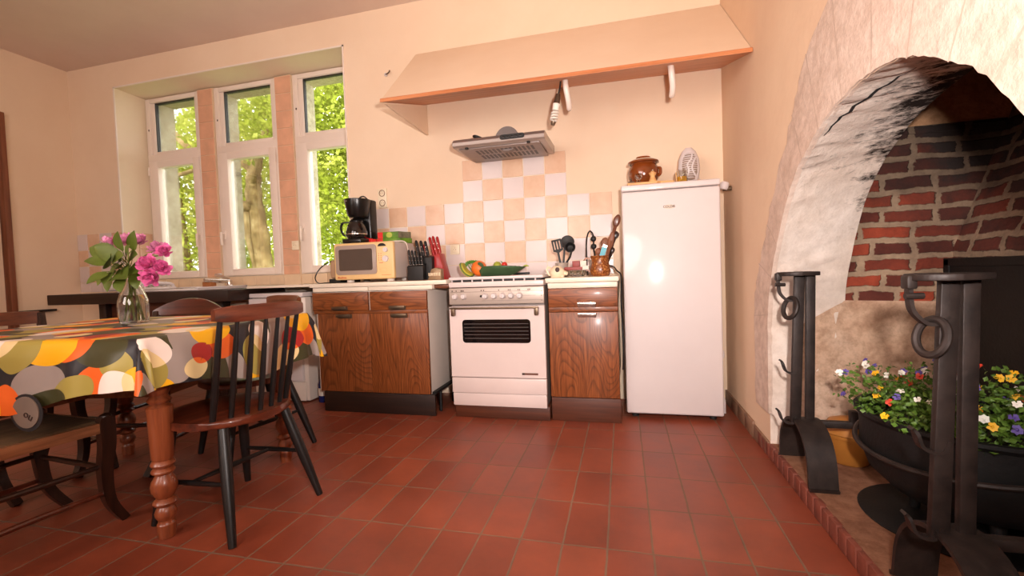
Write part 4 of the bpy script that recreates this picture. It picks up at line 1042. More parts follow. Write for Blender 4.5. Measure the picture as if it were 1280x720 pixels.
# red block
t = thing('knife_block', 'slanted red knife block holding red handled knives', 'knife block', (-1.86, -.2, CT))
b = B(); b.prism([(-1.905, -.27, CT+.001), (-1.806, -.27, CT+.001), (-1.848, -.27, 1.040), (-1.942, -.27, 1.012)], (0, .10, 0), .004); b.build('body', 'red', t)
for k, (bx, tx, tz, y) in enumerate(((-1.934, -1.975, 1.105, -.245), (-1.912, -1.946, 1.158, -.21), (-1.890, -1.921, 1.164, -.21), (-1.870, -1.893, 1.160, -.20))):
    knife('%s red knife handle from the left in the red block' % od[k], (bx, y, 1.016+.008*k), (tx, y+.01, tz), .0115, 'red', 'red handled knives')
t = thing('sharpener', 'small ribbed tan and silver sharpener in front of the red block', 'sharpener', (-1.845, -.34, CT))
b = B(); b.prism([(-1.895, -.365, CT+.001), (-1.798, -.365, CT+.001), (-1.800, -.365, .928), (-1.835, -.365, .940), (-1.868, -.365, .930)], (0, .05, 0), .003); b.build('body', 'ribbed', t)
b = B()
for k in range(8): b.box(-1.888+k*.011, -1.882+k*.011, -.368, -.364, .885, .906, .001)
b.build('ribs', 'ceramic', t)
# fruit arrangement on the stove lid
SZ = .872
t = thing('leaf_dish', 'long dark green leaf shaped dish on the stove lid', 'dish', (-1.40, -.32, SZ))
b = B(); N = 22; rows = []
for i in range(N+1):
    u = i/N; xx = -1.535+.30*u; w = .085*math.sin(PI*min(1, .08+u*.92))**.7; z0 = SZ+.004+.052*max(0, (u-.62)/.38)**1.5
    rows.append([b.bm.verts.new((xx, -.32+w*s, z0+.060*abs(s)**1.3*min(1, 1.9*math.sin(PI*min(1, .10+u*.88)))*(1-.75*max(0, (u-.62)/.38)))) for s in (-1, -.75, -.5, -.25, 0, .25, .5, .75, 1)])
for a, c in zip(rows, rows[1:]):
    for k in range(8): b._f([a[k], c[k], c[k+1], a[k+1]])
o = b.build('bowl', 'leafgreen', t); md = o.modifiers.new('s', 'SOLIDIFY'); md.thickness = .005
b = B(); b.tube(spline([(-1.25, -.32, SZ+.05), (-1.235, -.32, SZ+.058), (-1.215, -.32, SZ+.055)], 4), [.007]*6+[.004]*3, 8); b.build('stalk', 'lime', t)
b = B(); b.ell((-1.555, -.30, SZ+.052), .052, .050, .051, 24, 14); f = tag(b.build('orange', 'orange_f'), 'orange fruit at the left of the green leaf dish', 'fruit')
f2 = thing('melon_slice', 'curved yellow green melon slice left of the orange', 'fruit', (-1.62, -.34, SZ))
b = B(); pts = arc((-1.555, -.37, SZ+.098), .094, PI*1.03, PI*1.42, 14, (1, 0, 0), (0, 0, 1)); b.strip(pts, .05, .024, (0, 1, .2), [.5]+[.85]*2+[1]*9+[.8]*2+[.4]); b.build('flesh', 'melon', f2)
b = B(); pts = arc((-1.555, -.37, SZ+.098), .097, PI*1.02, PI*1.43, 14, (1, 0, 0), (0, 0, 1)); b.strip(pts, .052, .007, (0, 1, .2), [.5]+[.85]*2+[1]*9+[.8]*2+[.4]); b.build('rind', 'leafgreen', f2)
t = thing('parsley', 'bright green leafy sprig behind the melon slice', 'herb', (-1.60, -.25, SZ))
r = random.Random(5)
for k in range(7):
    a = -1.1+.33*k; b = B(); p0 = V((-1.608, -.255, SZ+.005)); p1 = p0+V((math.sin(a)*.045, -.01+r.uniform(-.01, .01), .062+.020*math.cos(a)))
    b.tube([p0, (p0+p1)/2+V((0, 0, .008)), p1], .0022, 6)
    for q in range(5):
        an = a+(-.8+.4*q); d = V((math.sin(an)*.026, r.uniform(-.012, .006), math.cos(an)*.026)); w = V((math.cos(an)*.008, 0, -math.sin(an)*.008))
        b.quad(p1, p1+d*.5+w, p1+d, p1+d*.5-w)
    b.build('sprig', 'parsley', t)
b = B(); b.lathe([(0, 0), (.012, .002), (.03, .018), (.034, .032), (.026, .05), (.008, .058), (0, .058)], (-1.455, -.31, SZ+.054), 22, Matrix.Rotation(1.35, 3, 'Y'))
tag(b.build('lime', 'lime'), 'pale green lime lying in the leaf dish', 'fruit')
t = thing('tomato', 'small red tomato in the leaf dish, right of the lime', 'fruit', (-1.378, -.31, SZ+.05))
b = B(); b.ell((-1.378, -.31, SZ+.070), .0195, .0195, .018); b.build('body', 'tomato', t)
b = B(); b.tube([(-1.39, -.312, SZ+.084), (-1.402, -.315, SZ+.094)], .003, 6); b.build('stalk', 'parsley', t)
b = B(); b.strip(spline([(-1.545, -.352, SZ+.083), (-1.525, -.356, SZ+.078), (-1.505, -.352, SZ+.056)], 4), .022, .003, (0, .3, 1), [.3, .7, .9, 1, 1, 1, .8, .5, .2]); tag(b.build('fruit_leaf', 'leafgreen'), 'pointed green leaf laid against the orange', 'leaf')
t = thing('serving_knife', 'serving knife with dark handle sticking out from under the leaf dish', 'knife', (-1.3, -.255, SZ))
b = B(); b.box(-1.335, -1.225, -.27, -.245, SZ+.002, SZ+.017, .004); b.build('handle', 'black_m', t)
b = B(); b.prism([(-1.335, -.268, SZ+.008), (-1.335, -.247, SZ+.008), (-1.47, -.25, SZ+.006), (-1.49, -.262, SZ+.006)], (0, 0, .002)); b.build('blade', 'chrome', t)

# mug, utensils, ceramic creamer, glass dish
C2 = .848
t = thing('utensil_pot', 'mottled grey pot holding black kitchen utensils', 'pot', (-1.012, -.26, C2))
b = B(); b.lathe([(0, .001), (.040, .001), (.042, .006), (.042, .088), (.044, .092), (.040, .092), (.038, .01), (0, .008)], (-1.012, -.26, C2), 28); b.build('body', 'tin', t)
t = thing('spatula', 'black slotted spatula leaning left in the mottled pot', 'spatula', (-1.02, -.26, C2+.03))
b = B(); b.strip([(-1.005, -.262, C2+.02), (-1.022, -.262, C2+.10), (-1.035, -.262, C2+.175)], .013, .006, (1, 0, 0)); b.build('handle', 'black_m', t)
b = B(); u = V((.98, 0, .18)); w = V((-.18, 0, .98)); o0 = V((-1.038, -.262, C2+.205))
for s in (-.027, -.009, .009, .027): b.prism([o0+u*(s-.005)+w*-.028, o0+u*(s+.005)+w*-.028, o0+u*(s+.005)+w*.030, o0+u*(s-.005)+w*.030], (0, .003, 0))
for q in (-.032, .032): b.prism([o0+u*-.032+w*(q-.006), o0+u*.032+w*(q-.006), o0+u*.032+w*(q+.006), o0+u*-.032+w*(q+.006)], (0, .003, 0))
b.prism([o0+u*-.028+w*-.036, o0+u*.0-w*.052, o0+u*.028+w*-.036], (0, .003, 0)); b.build('blade', 'black_m', t)
t = thing('skimmer', 'black round skimmer standing upright in the mottled pot', 'skimmer', (-.99, -.25, C2+.03))
b = B(); b.strip([(-1.01, -.25, C2+.02), (-1.0, -.25, C2+.10), (-.992, -.25, C2+.19)], .012, .006, (1, 0, 0)); b.build('handle', 'black_m', t)
b = B(); m = Matrix.Rotation(PI/2-.25, 3, 'X'); b.lathe([(0, -.010), (.02, -.008), (.042, .0), (.045, .004), (.041, .004), (.02, -.004), (0, -.006)], (-.973, -.25, C2+.222), 26, m); b.build('bowl', 'black_m', t)
t = thing('ladle', 'black ladle leaning right in the mottled pot', 'ladle', (-.98, -.27, C2+.03))
b = B(); b.tube(spline([(-1.0, -.272, C2+.02), (-.985, -.273, C2+.08), (-.955, -.276, C2+.13), (-.945, -.278, C2+.175)], 5), .006, 8); b.build('handle', 'black_m', t)
b = B(); b.lathe([(0, -.03), (.02, -.026), (.033, -.008), (.034, .004), (.031, .004), (.018, -.02), (0, -.025)], (-.953, -.285, C2+.188), 22, Matrix.Rotation(PI/2.4, 3, 'X')); b.build('bowl', 'black_m', t)
t = thing('creamer', 'cream ceramic creamer with a dark spot in front of the mottled pot', 'creamer', (-1.02, -.42, C2))
b = B(); b.lathe([(0, .001), (.026, .001), (.040, .012), (.046, .032), (.040, .052), (.026, .064), (.020, .070), (0, .071)], (-1.020, -.42, C2), 28, None, 1.05, .85); b.build('body', 'ceramic', t)
b = B(); b.tube(spline([(-1.055, -.42, C2+.055), (-1.075, -.42, C2+.065), (-1.082, -.42, C2+.045), (-1.070, -.42, C2+.02), (-1.055, -.42, C2+.018)], 5), .007, 8); b.build('handle', 'ceramic', t)
b = B(); b.cyl((-.985, -.42, C2+.03), (-.957, -.42, C2+.022), .016, .011); b.build('spout', 'ceramic', t)
b = B(); b.ell((-1.013, -.4585, C2+.048), .013, .004, .015); b.build('eye_spot', 'ink', t)
for x in (-1.045, -.990):
    b = B(); b.cyl((x, -.425, C2+.001), (x, -.425, C2+.02), .014); b.build('foot', 'ceramic', t)
t = thing('glass_dish', 'cut glass dish between creamer and brown jug', 'dish', (-.92, -.33, C2))
b = B(); b.lathe([(0, .001), (.045, .001), (.060, .01), (.072, .040), (.069, .040), (.056, .014), (0, .008)], (-.922, -.33, C2), 20, None, 1., .8); b.build('bowl', 'glass', t)
for k in range(10):
    b = B(); a = 2*PI*k/10; b.ell((-.922+.064*math.cos(a), -.33+.051*math.sin(a), C2+.024), .008, .008, .012, 8, 6); b.build('facet', 'glass', t)
b = B(); b.box(-.985, -.875, -.36, -.31, C2+.043, C2+.062, .002); tag(b.build('packet', pm('dark_red_card', (150, 62, 56), .5)), 'flat dark red packet lying across the glass dish', 'packet', 'packets on the glass dish')
b = B(); b.box(-.935, -.890, -.355, -.315, C2+.063, C2+.098, .002); tag(b.build('packet', pm('dark_red_card', (150, 62, 56), .5)), 'upright dark red packet on top of the glass dish', 'packet', 'packets on the glass dish')
b = B(); b.box(-.886, -.835, -.35, -.31, C2+.043, C2+.068, .002); b.box(-.888, -.85, -.345, -.315, C2+.0685, C2+.098, .002); tag(b.build('packet', 'paper'), 'white paper packet on the right edge of the glass dish', 'packet', 'packets on the glass dish')
# brown jug with wooden spoons
JX_, JY_ = -.768, -.33
t = thing('jug', 'speckled brown glazed jug holding wooden spoons', 'jug', (JX_, JY_, C2))
b = B(); b.lathe([(0, .001), (.050, .001), (.058, .010), (.062, .034), (.056, .066), (.050, .085), (.056, .118), (.058, .124), (.053, .124), (.047, .09), (.05, .04), (0, .012)], (JX_, JY_, C2), 32); b.build('body', 'speckle', t)
b = B(); b.strip(spline([(JX_-.050, JY_, C2+.108), (JX_-.083, JY_, C2+.112), (JX_-.097, JY_, C2+.085), (JX_-.087, JY_, C2+.05), (JX_-.056, JY_, C2+.03)], 6), .018, .012, (0, 1, 0)); b.build('handle', 'speckle', t)
def spoon(name, label, p0, p1, mat, head, cat):
    t = thing(name, label, cat, p0); p0, p1 = V(p0), V(p1); d = p1-p0
    b = B(); b.tube([p0, p0+d*.5, p0+d*.85], [.007, .009, .0105], 8); b.build('handle', mat, t)
    b = B(); zz = d.normalized(); xx = V((0, 1, 0)).cross(zz).normalized(); m = Matrix((xx, zz.cross(xx), zz)).transposed()
    b.ell(p1-d.normalized()*head[2]*.6, head[0], head[1], head[2], 16, 10, m); b.build('head', mat, t)
spoon('wooden_spoon', 'dark wooden spoon reaching highest out of the jug', (JX_+.015, JY_+.01, C2+.03), (-.655, JY_+.0, C2+.352), 'chair_brown', (.021, .008, .040), 'spoon')
spoon('wooden_spoon', 'dark rounded spoon against the fridge side, in the jug', (JX_+.02, JY_+.02, C2+.03), (-.668, JY_+.03, C2+.262), 'chair_dark', (.022, .008, .024), 'spoon')
spoon('wooden_spoon', 'broad brown wooden spatula leaning right in the jug', (JX_+.02, JY_-.02, C2+.03), (-.690, JY_-.02, C2+.245), 'brownwood', (.018, .006, .06), 'spatula')
spoon('wooden_spoon', 'short flat wooden spatula standing at the back of the jug', (JX_+.0, JY_+.03, C2+.03), (-.735, JY_+.05, C2+.225), 'brownwood', (.024, .006, .032), 'spatula')
spoon('wooden_spoon', 'small round brown spoon end at the left of the jug', (JX_, JY_+.02, C2+.03), (-.778, JY_+.03, C2+.165), 'brownwood', (.02, .008, .022), 'spoon')
spoon('wooden_spoon', 'small dark spoon end at the right rim of the jug', (JX_+.02, JY_, C2+.03), (-.690, JY_+.01, C2+.165), 'chair_dark', (.016, .008, .02), 'spoon')
t = thing('scraper', 'turquoise handled scraper in the jug', 'scraper', (JX_, JY_-.02, C2+.05))
b = B(); b.strip([(JX_+.005, JY_-.022, C2+.05), (JX_+.012, JY_-.022, C2+.12), (JX_+.030, JY_-.022, C2+.172)], .03, .009, (1, 0, -.4)); b.build('handle', 'teal', t)
b = B(); b.strip([(JX_+.028, JY_-.022, C2+.165), (JX_+.036, JY_-.022, C2+.188)], .026, .003, (1, 0, -.4)); b.build('blade', 'chrome', t)
t = thing('extension_cord', 'black cord with round plugs rising behind the brown jug', 'cord', (-.84, -.12, C2))
b = B(); b.tube(spline([(-.86, -.13, C2+.005), (-.865, -.12, C2+.12), (-.862, -.11, C2+.24), (-.845, -.10, C2+.295), (-.825, -.10, C2+.285), (-.818, -.10, C2+.25), (-.815, -.10, C2+.16), (-.79, -.10, C2+.08), (-.70, -.14, C2+.06), (-.672, -.20, C2+.03), (-.648, -.26, C2+.004), (-.645, -.40, C2-.06), (-.648, -.47, .70), (-.645, -.46, .58), (-.642, -.47, .40), (-.648, -.44, .30)], 7), .005, 8); b.build('wire', 'black', t)
for z in (.245, .195):
    b = B(); b.ell((-.818, -.105, C2+z), .019, .014, .019, 16, 10); b.build('plug', 'black_m', t)
# ------------------------------------------------------------------ on the refrigerator
FT = 1.3725
t = thing('cutting_board', 'light wooden cutting board on top of the fridge', 'board', (-.48, -.3, FT))
b = B(); pts = [(-.595, -.385), (-.43, -.39), (-.41, -.37), (-.335, -.365), (-.33, -.345), (-.41, -.34), (-.42, -.15), (-.60, -.15)]
b.prism([(x, y, FT+.001) for x, y in pts], (0, 0, .014), .003); b.build('body', 'lightwood', t)
BT = FT+.0155
t = thing('stoneware_crock', 'lidded brown glazed crock on top of the fridge', 'crock', (-.497, -.23, BT))
b = B(); b.lathe([(0, .001), (.062, .001), (.070, .008), (.088, .05), (.092, .085), (.084, .115), (.072, .130), (.076, .138), (0, .138)], (-.497, -.235, BT), 36); b.build('body', 'glaze', t)
b = B(); b.lathe([(.078, .134), (.092, .138), (.092, .146), (.066, .160), (.046, .166), (.043, .175), (0, .177)], (-.497, -.235, BT), 36); b.build('lid', 'glaze', t)
b = B(); b.tube(spline([(-.418, -.26, BT+.10), (-.402, -.27, BT+.095), (-.402, -.27, BT+.065), (-.415, -.262, BT+.055)], 5), .009, 8); b.build('handle', 'glaze', t)
t = thing('pepper_mill', 'small turned light wood pepper mill in front of the crock', 'pepper mill', (-.452, -.355, BT))
b = B(); b.lathe([(0, .001), (.021, .001), (.021, .008), (.015, .024), (.013, .034), (.020, .044), (.022, .052), (.010, .058), (.009, .062), (0, .064)], (-.452, -.355, BT), 20); b.build('body', 'lightwood', t)
b = B(); b.ell((-.452, -.355, BT+.068), .007); b.build('knob', 'chrome', t)
t = thing('glass_stopper', 'small clear glass stopper at the left of the cutting board', 'stopper', (-.53, -.365, BT))
b = B(); b.lathe([(0, .001), (.012, .001), (.014, .008), (.008, .014), (.020, .030), (.021, .040), (.014, .052), (0, .056)], (-.532, -.365, BT), 18); b.build('body', 'glass', t)
t = thing('corkscrew', 'small dark metal corkscrew lying at the left end of the cutting board', 'corkscrew', (-.58, -.36, BT))
b = B(); b.cyl((-.592, -.36, BT+.006), (-.555, -.355, BT+.008), .006); b.build('shaft', 'bronze', t)
b = B(); b.cyl((-.578, -.372, BT+.012), (-.574, -.340, BT+.026), .005); b.build('crossbar', 'bronze', t)
b = B(); b.cyl((-.576, -.356, BT+.018), (-.577, -.356, BT+.036), .004); b.build('knob', 'bronze', t)
t = thing('honey_jar', 'small glass jar half full of amber honey on the fridge', 'jar', (-.288, -.33, FT))
b = B(); b.lathe([(0, .001), (.028, .001), (.030, .006), (.030, .060), (.028, .074), (.0265, .074), (.0275, .06), (.0275, .008), (0, .005)], (-.288, -.33, FT), 24); b.build('glass', 'glass', t)
b = B(); b.lathe([(0, .006), (.0265, .006), (.0265, .036), (0, .036)], (-.288, -.33, FT), 24); b.build('honey', 'honey', t)
b = B(); b.cyl((-.318, -.34, FT+.001), (-.322, -.34, FT+.062), .004, .003); tag(b.build('candle_stub', 'lightwood'), 'thin pale stick standing left of the honey jar', 'stick')
t = thing('fan_heater', 'white egg shaped fan heater with slatted grille on the fridge', 'heater', (-.232, -.2, FT))
b = B(); b.lathe([(0, -.118), (.03, -.112), (.055, -.075), (.063, -.02), (.058, .04), (.040, .088), (.018, .110), (0, .113)], (-.232, -.205, FT+.119), 32, None, 1., .72); b.build('body', 'white', t)
b = B(); b.lathe([(0, -.090), (.030, -.080), (.044, -.04), (.046, .0), (.040, .045), (.022, .075), (0, .082)], (-.232, -.228, FT+.115), 28, None, 1., .62); g = b.build('grille', pm('grille_recess', (150, 128, 112), .6), t)
for k in range(12):
    z = FT+.045+k*.0125; zz = (z-FT-.115); hw = .046*math.sqrt(max(.02, 1-(zz/.088)**2))
    b = B(); b.tube([(-.232-hw*.96, -.236, z), (-.232-hw*.5, -.2535, z), (-.232, -.2585, z), (-.232+hw*.5, -.2535, z), (-.232+hw*.96, -.236, z)], .0028, 6); b.build('slat', 'white', g)
b = B(); b.tube(spline([(-.258, -.25, FT+.035), (-.240, -.262, FT+.08), (-.248, -.262, FT+.12), (-.226, -.262, FT+.15), (-.22, -.258, FT+.185)], 5), .005, 6); b.tube(spline([(-.20, -.25, FT+.05), (-.222, -.262, FT+.10), (-.20, -.25, FT+.16)], 5), .005, 6); b.build('grille_band', 'white', g)
b = B(); b.tube(spline([(-.175, -.19, FT+.05), (-.15, -.18, FT+.02), (-.12, -.19, FT+.006), (-.105, -.2, FT+.006)], 5), .003, 6); b.build('cord', 'offwhite', t)
t = thing('spray_bottle', 'dark blue bottle on the floor beside the oak cabinet', 'bottle', (-2.765, -.33, 0))
b = B(); b.lathe([(0, .001), (.036, .001), (.038, .01), (.038, .13), (.028, .16), (.014, .178), (.014, .19), (0, .19)], (-2.765, -.33, 0), 22); b.build('body', 'blue', t)
b = B(); b.cyl((-2.765, -.33, .19), (-2.765, -.33, .215), .016); b.build('cap', 'white', t)
b = B(); b.lathe([(.0385, .05), (.039, .055), (.039, .10), (.0385, .105)], (-2.765, -.33, 0), 22); b.build('label_band', 'paper', t)
# ------------------------------------------------------------------ dining table, cloth, chairs
TC = V((-2.697, -1.665, 0)); TR = math.radians(4.5); TL, TW, TZ = 1.075, .865, .714
t = thing('dining_table', 'wooden dining table with turned legs under the patterned cloth', 'table')
b = B(); b.box(-TL/2+.02, TL/2-.02, -TW/2+.05, TW/2-.02, TZ-.024, TZ, .006); b.build('top', 'table_wood', t)
b = B()
for s in (-1, 1): b.box(-TL/2+.06, TL/2-.06, s*.315+.04-.011, s*.315+.04+.011, TZ-.115, TZ-.025, .002)
for s in (-1, 1): b.box(s*(TL/2-.075)-.011, s*(TL/2-.075)+.011, -.265, .345, TZ-.115, TZ-.025, .002)
b.build('apron', 'table_wood', t)
LEG = [(0, .001), (.024, .001), (.027, .02), (.028, .05), (.024, .056), (.023, .064), (.031, .078), (.033, .09), (.028, .104), (.023, .112), (.034, .120), (.037, .127), (.034, .134), (.024, .142),
       (.030, .152), (.038, .170), (.040, .186), (.036, .204), (.026, .220), (.024, .226), (.034, .232), (.036, .238), (.033, .244), (.026, .250), (.034, .256), (.037, .263), (.034, .270), (.029, .276),
       (.033, .284), (.038, .44), (.040, .464), (.034, .468), (.026, .474), (.034, .482), (.036, .488), (.030, .496), (.026, .504), (.032, .516), (.041, .540), (.043, .556), (.038, .574), (.028, .586), (.040, .592), (.040, TZ-.026), (0, TZ-.026)]
for sx in (-1, 1):
    for sy_ in (-1, 1):
        b = B(); b.lathe(LEG, (sx*.462, .040+sy_*.312, 0), 24); b.build('leg', 'table_wood', t)
t.location = TC; t.rotation_euler = (0, 0, TR)

def cloth():
    DR = .222; ZT = TZ+.006; hx, hy = TL/2+.012, TW/2+.004; st = .0145
    nx = int((2*hx+2*DR)/st); ny = int((2*hy+2*DR)/st)
    me = bpy.data.meshes.new('tablecloth'); vs = []; uv = []
    rad = .012
    for j in range(ny+1):
        for i in range(nx+1):
            X = -hx-DR+(2*hx+2*DR)*i/nx; Y = -hy-DR+(2*hy+2*DR)*j/ny
            a = max(0, abs(X)-hx); c = max(0, abs(Y)-hy); sx = 1 if X > 0 else -1; sy_ = 1 if Y > 0 else -1
            d = math.hypot(a, c); per = X*1.0-Y*1.0 if not (a and c) else (sx*hx-sy_*hy)+(a-c)*sx
            if d < 1e-6:
                px, py, pz = X, Y, ZT+.0012*math.sin(9*X+2)*math.sin(7*Y)
            else:
                nxd, nyd = a/d*sx, c/d*sy_
                ex, ey = max(-hx, min(hx, X)), max(-hy, min(hy, Y))
                k = min(1, d/.05)
                if a and c:      # hanging corner folds
                    th = math.atan2(c, a); dd = d*max(math.cos(th), math.sin(th))*(1+.06*math.sin(2*th)); fl = .010+d*(.10+.14*math.sin(2*th)**2)
                    rip = .010*math.sin(th*8)*min(1, d/.1)
                else:
                    q = X if c else Y
                    dd = d; rip = (.013*math.sin(q*17+1.3*sx+.7*sy_)+.008*math.sin(q*37+2))*min(1, d/.12); fl = .008+d*.09+abs(.010*math.sin(q*17))*min(1, d/.12)
                    dd = d*(1+.05*math.sin(q*11+.6))
                out = (fl+rip)*k+rad*min(1, d/rad)*.5
                if sy_ < 0 and c: dd *= 1-.30*max(0, min(1, (X-.12)/.40))
                elif sx > 0 and a and not c: dd *= 1-.30*max(0, min(1, (-.05-Y)/.33))
                px, py, pz = ex+nxd*out, ey+nyd*out, ZT-max(0, dd-.004)
            vs.append((px, py, pz)); uv.append((X+3.0, Y+3.0))
    fs = [(j*(nx+1)+i, j*(nx+1)+i+1, (j+1)*(nx+1)+i+1, (j+1)*(nx+1)+i) for j in range(ny) for i in range(nx)]
    me.from_pydata(vs, [], fs); L = me.uv_layers.new(name='UVMap')
    for l in me.loops: L.data[l.index].uv = uv[l.vertex_index]
    for p in me.polygons: p.use_smooth = True
    me.materials.append(M['cloth'])
    o = bpy.data.objects.new('tablecloth', me); COL.objects.link(o)
    o.location = TC+V((.008, 0, 0)); o.rotation_euler = (0, 0, math.radians(6.8))
    return o
cl = tag(cloth(), 'tablecloth printed with orange, yellow, olive and grey pebbles, draped over the table', 'tablecloth')
# printed lobe of the hem over the rush chair, with two letters
def cpt(x, y, z): return (x, y, z)
b = B(); pts = [(.175+.048*math.cos(a), -TW/2-.052, .502+.050*math.sin(a)) for a in [2*PI*k/28 for k in range(28)]]
b.prism(pts, (0, .003, 0)); lobe = b.build('hem_lobe', pm('grey_print_cloth', (128, 112, 100), .5), None); lobe.parent = cl
b = B(); pts = [(.175+.060*math.cos(a), -TW/2-.049, .500+.060*math.sin(a)) for a in [2*PI*k/28 for k in range(28)]]
b.prism(pts, (0, .002, 0)); o = b.build('hem_lobe_edge', pm('dark_print_cloth', (40, 38, 40), .5), None); o.parent = cl
cu = bpy.data.curves.new('print', 'FONT'); cu.body = 'ou'; cu.size = .034; cu.extrude = .0004; cu.align_x = 'CENTER'; cu.align_y = 'CENTER'; cu.materials.append(M['ink'])
o = mesh_text('printed_letters', cu); o.parent = lobe; o.location = (.187, -TW/2-.0535, .492); o.rotation_euler = (PI/2, .55, 0)

def spindle_chair():
    t = thing('spindle_chair', 'black spindle back chair with red brown seat at the right end of the table', 'chair')
    SH = .402
    b = B(); out = []
    for k in range(40):
        a = 2*PI*k/40; cx, sy_ = math.cos(a), math.sin(a)
        r = 1/(abs(cx)**2.6+abs(sy_)**2.6)**(1/2.6)
        y = r*sy_*.205; x = r*cx*(.205-.02*(y < 0)*abs(sy_)); out.append((x, y+.035, SH-.026))
    b.prism(out, (0, 0, .028), .009, 3); b.build('seat', 'chair_red', t)
    legs = {}
    for k, (tx, ty, fx, fy_) in enumerate(((-.125, -.105, -.188, -.212), (.125, -.105, .188, -.212), (-.135, .15, -.185, .205), (.135, .15, .185, .205))):
        b = B(); p0, p1 = V((tx, ty, SH-.022)), V((fx, fy_, .001)); d = p1-p0
        b.tube([p0, p0+d*.3, p0+d*.55, p0+d], [.0165, .0195, .019, .0125], 14); b.build('leg', 'chair_black', t); legs[k] = (p0, d)
    at = lambda k, f: legs[k][0]+legs[k][1]*f
    mids = []
    for a, c in ((0, 2), (1, 3)):
        p, q = at(a, .50), at(c, .58); b = B(); b.tube([p, p+(q-p)*.5, q], [.007, .0105, .007], 10); b.build('side_stretcher', 'chair_black', t); mids.append(p+(q-p)*.55)
    b = B(); b.tube([mids[0], (mids[0]+mids[1])/2, mids[1]], [.007, .0105, .007], 10); b.build('cross_stretcher', 'chair_black', t)
    N = 7
    for k in range(N):
        u = -1+2*k/(N-1)
        p0 = V((u*.150, -.135+.045*u*u, SH-.004)); p1 = V((u*.158, -.192+.022*u*u, .758))
        r0 = .0115 if abs(u) == 1 else .0095
        b = B(); b.tube([p0, p0+(p1-p0)*.25, p0+(p1-p0)*.6, p1], [r0*.9, r0*1.1, r0, r0*.75], 10); b.build('spindle', 'chair_black', t)
    b = B(); pts = [V((u*.180, -.196+.026*u*u, .778)) for u in [-1+2*i/14 for i in range(15)]]
    rings = []
    for i, p in enumerate(pts):
        u = -1+2*i/14; h = .029*(1-.30*abs(u)**6); th = .0115
        rings.append([b.bm.verts.new(p+V(q)) for q in ((0, -th, -h), (0, -th*.9, h*.75), (0, -th*.3, h), (0, th*.6, h*.95), (0, th, h*.6), (0, th, -h))])
    for a, c in zip(rings, rings[1:]):
        for k in range(6): b._f([a[k], c[k], c[(k+1) % 6], a[(k+1) % 6]])
    b._f(rings[0]); b._f(rings[-1][::-1]); b.build('crest_rail', 'chair_red', t, ang=50, recalc=True)
    return t
def place(t, x, y, facing, label=None):
    t.location = (x, y, 0); t.rotation_euler = (0, 0, math.atan2(-facing[0], facing[1]))
    if label: t['label'] = label
    return t
proto = spindle_chair(); c2 = copy_tree(proto)
place(proto, -2.106, -1.697, (-.991, .133)); proto['group'] = 'spindle back chairs'
place(c2, -2.545, -1.16, (-.40, -.92), 'second spindle back chair, mostly hidden beyond the far right table corner'); c2['group'] = 'spindle back chairs'
for ch in c2.children:
    if ch.name.startswith('crest_rail'): ch.data = ch.data.copy(); ch.data.materials[0] = M['chair_brown']

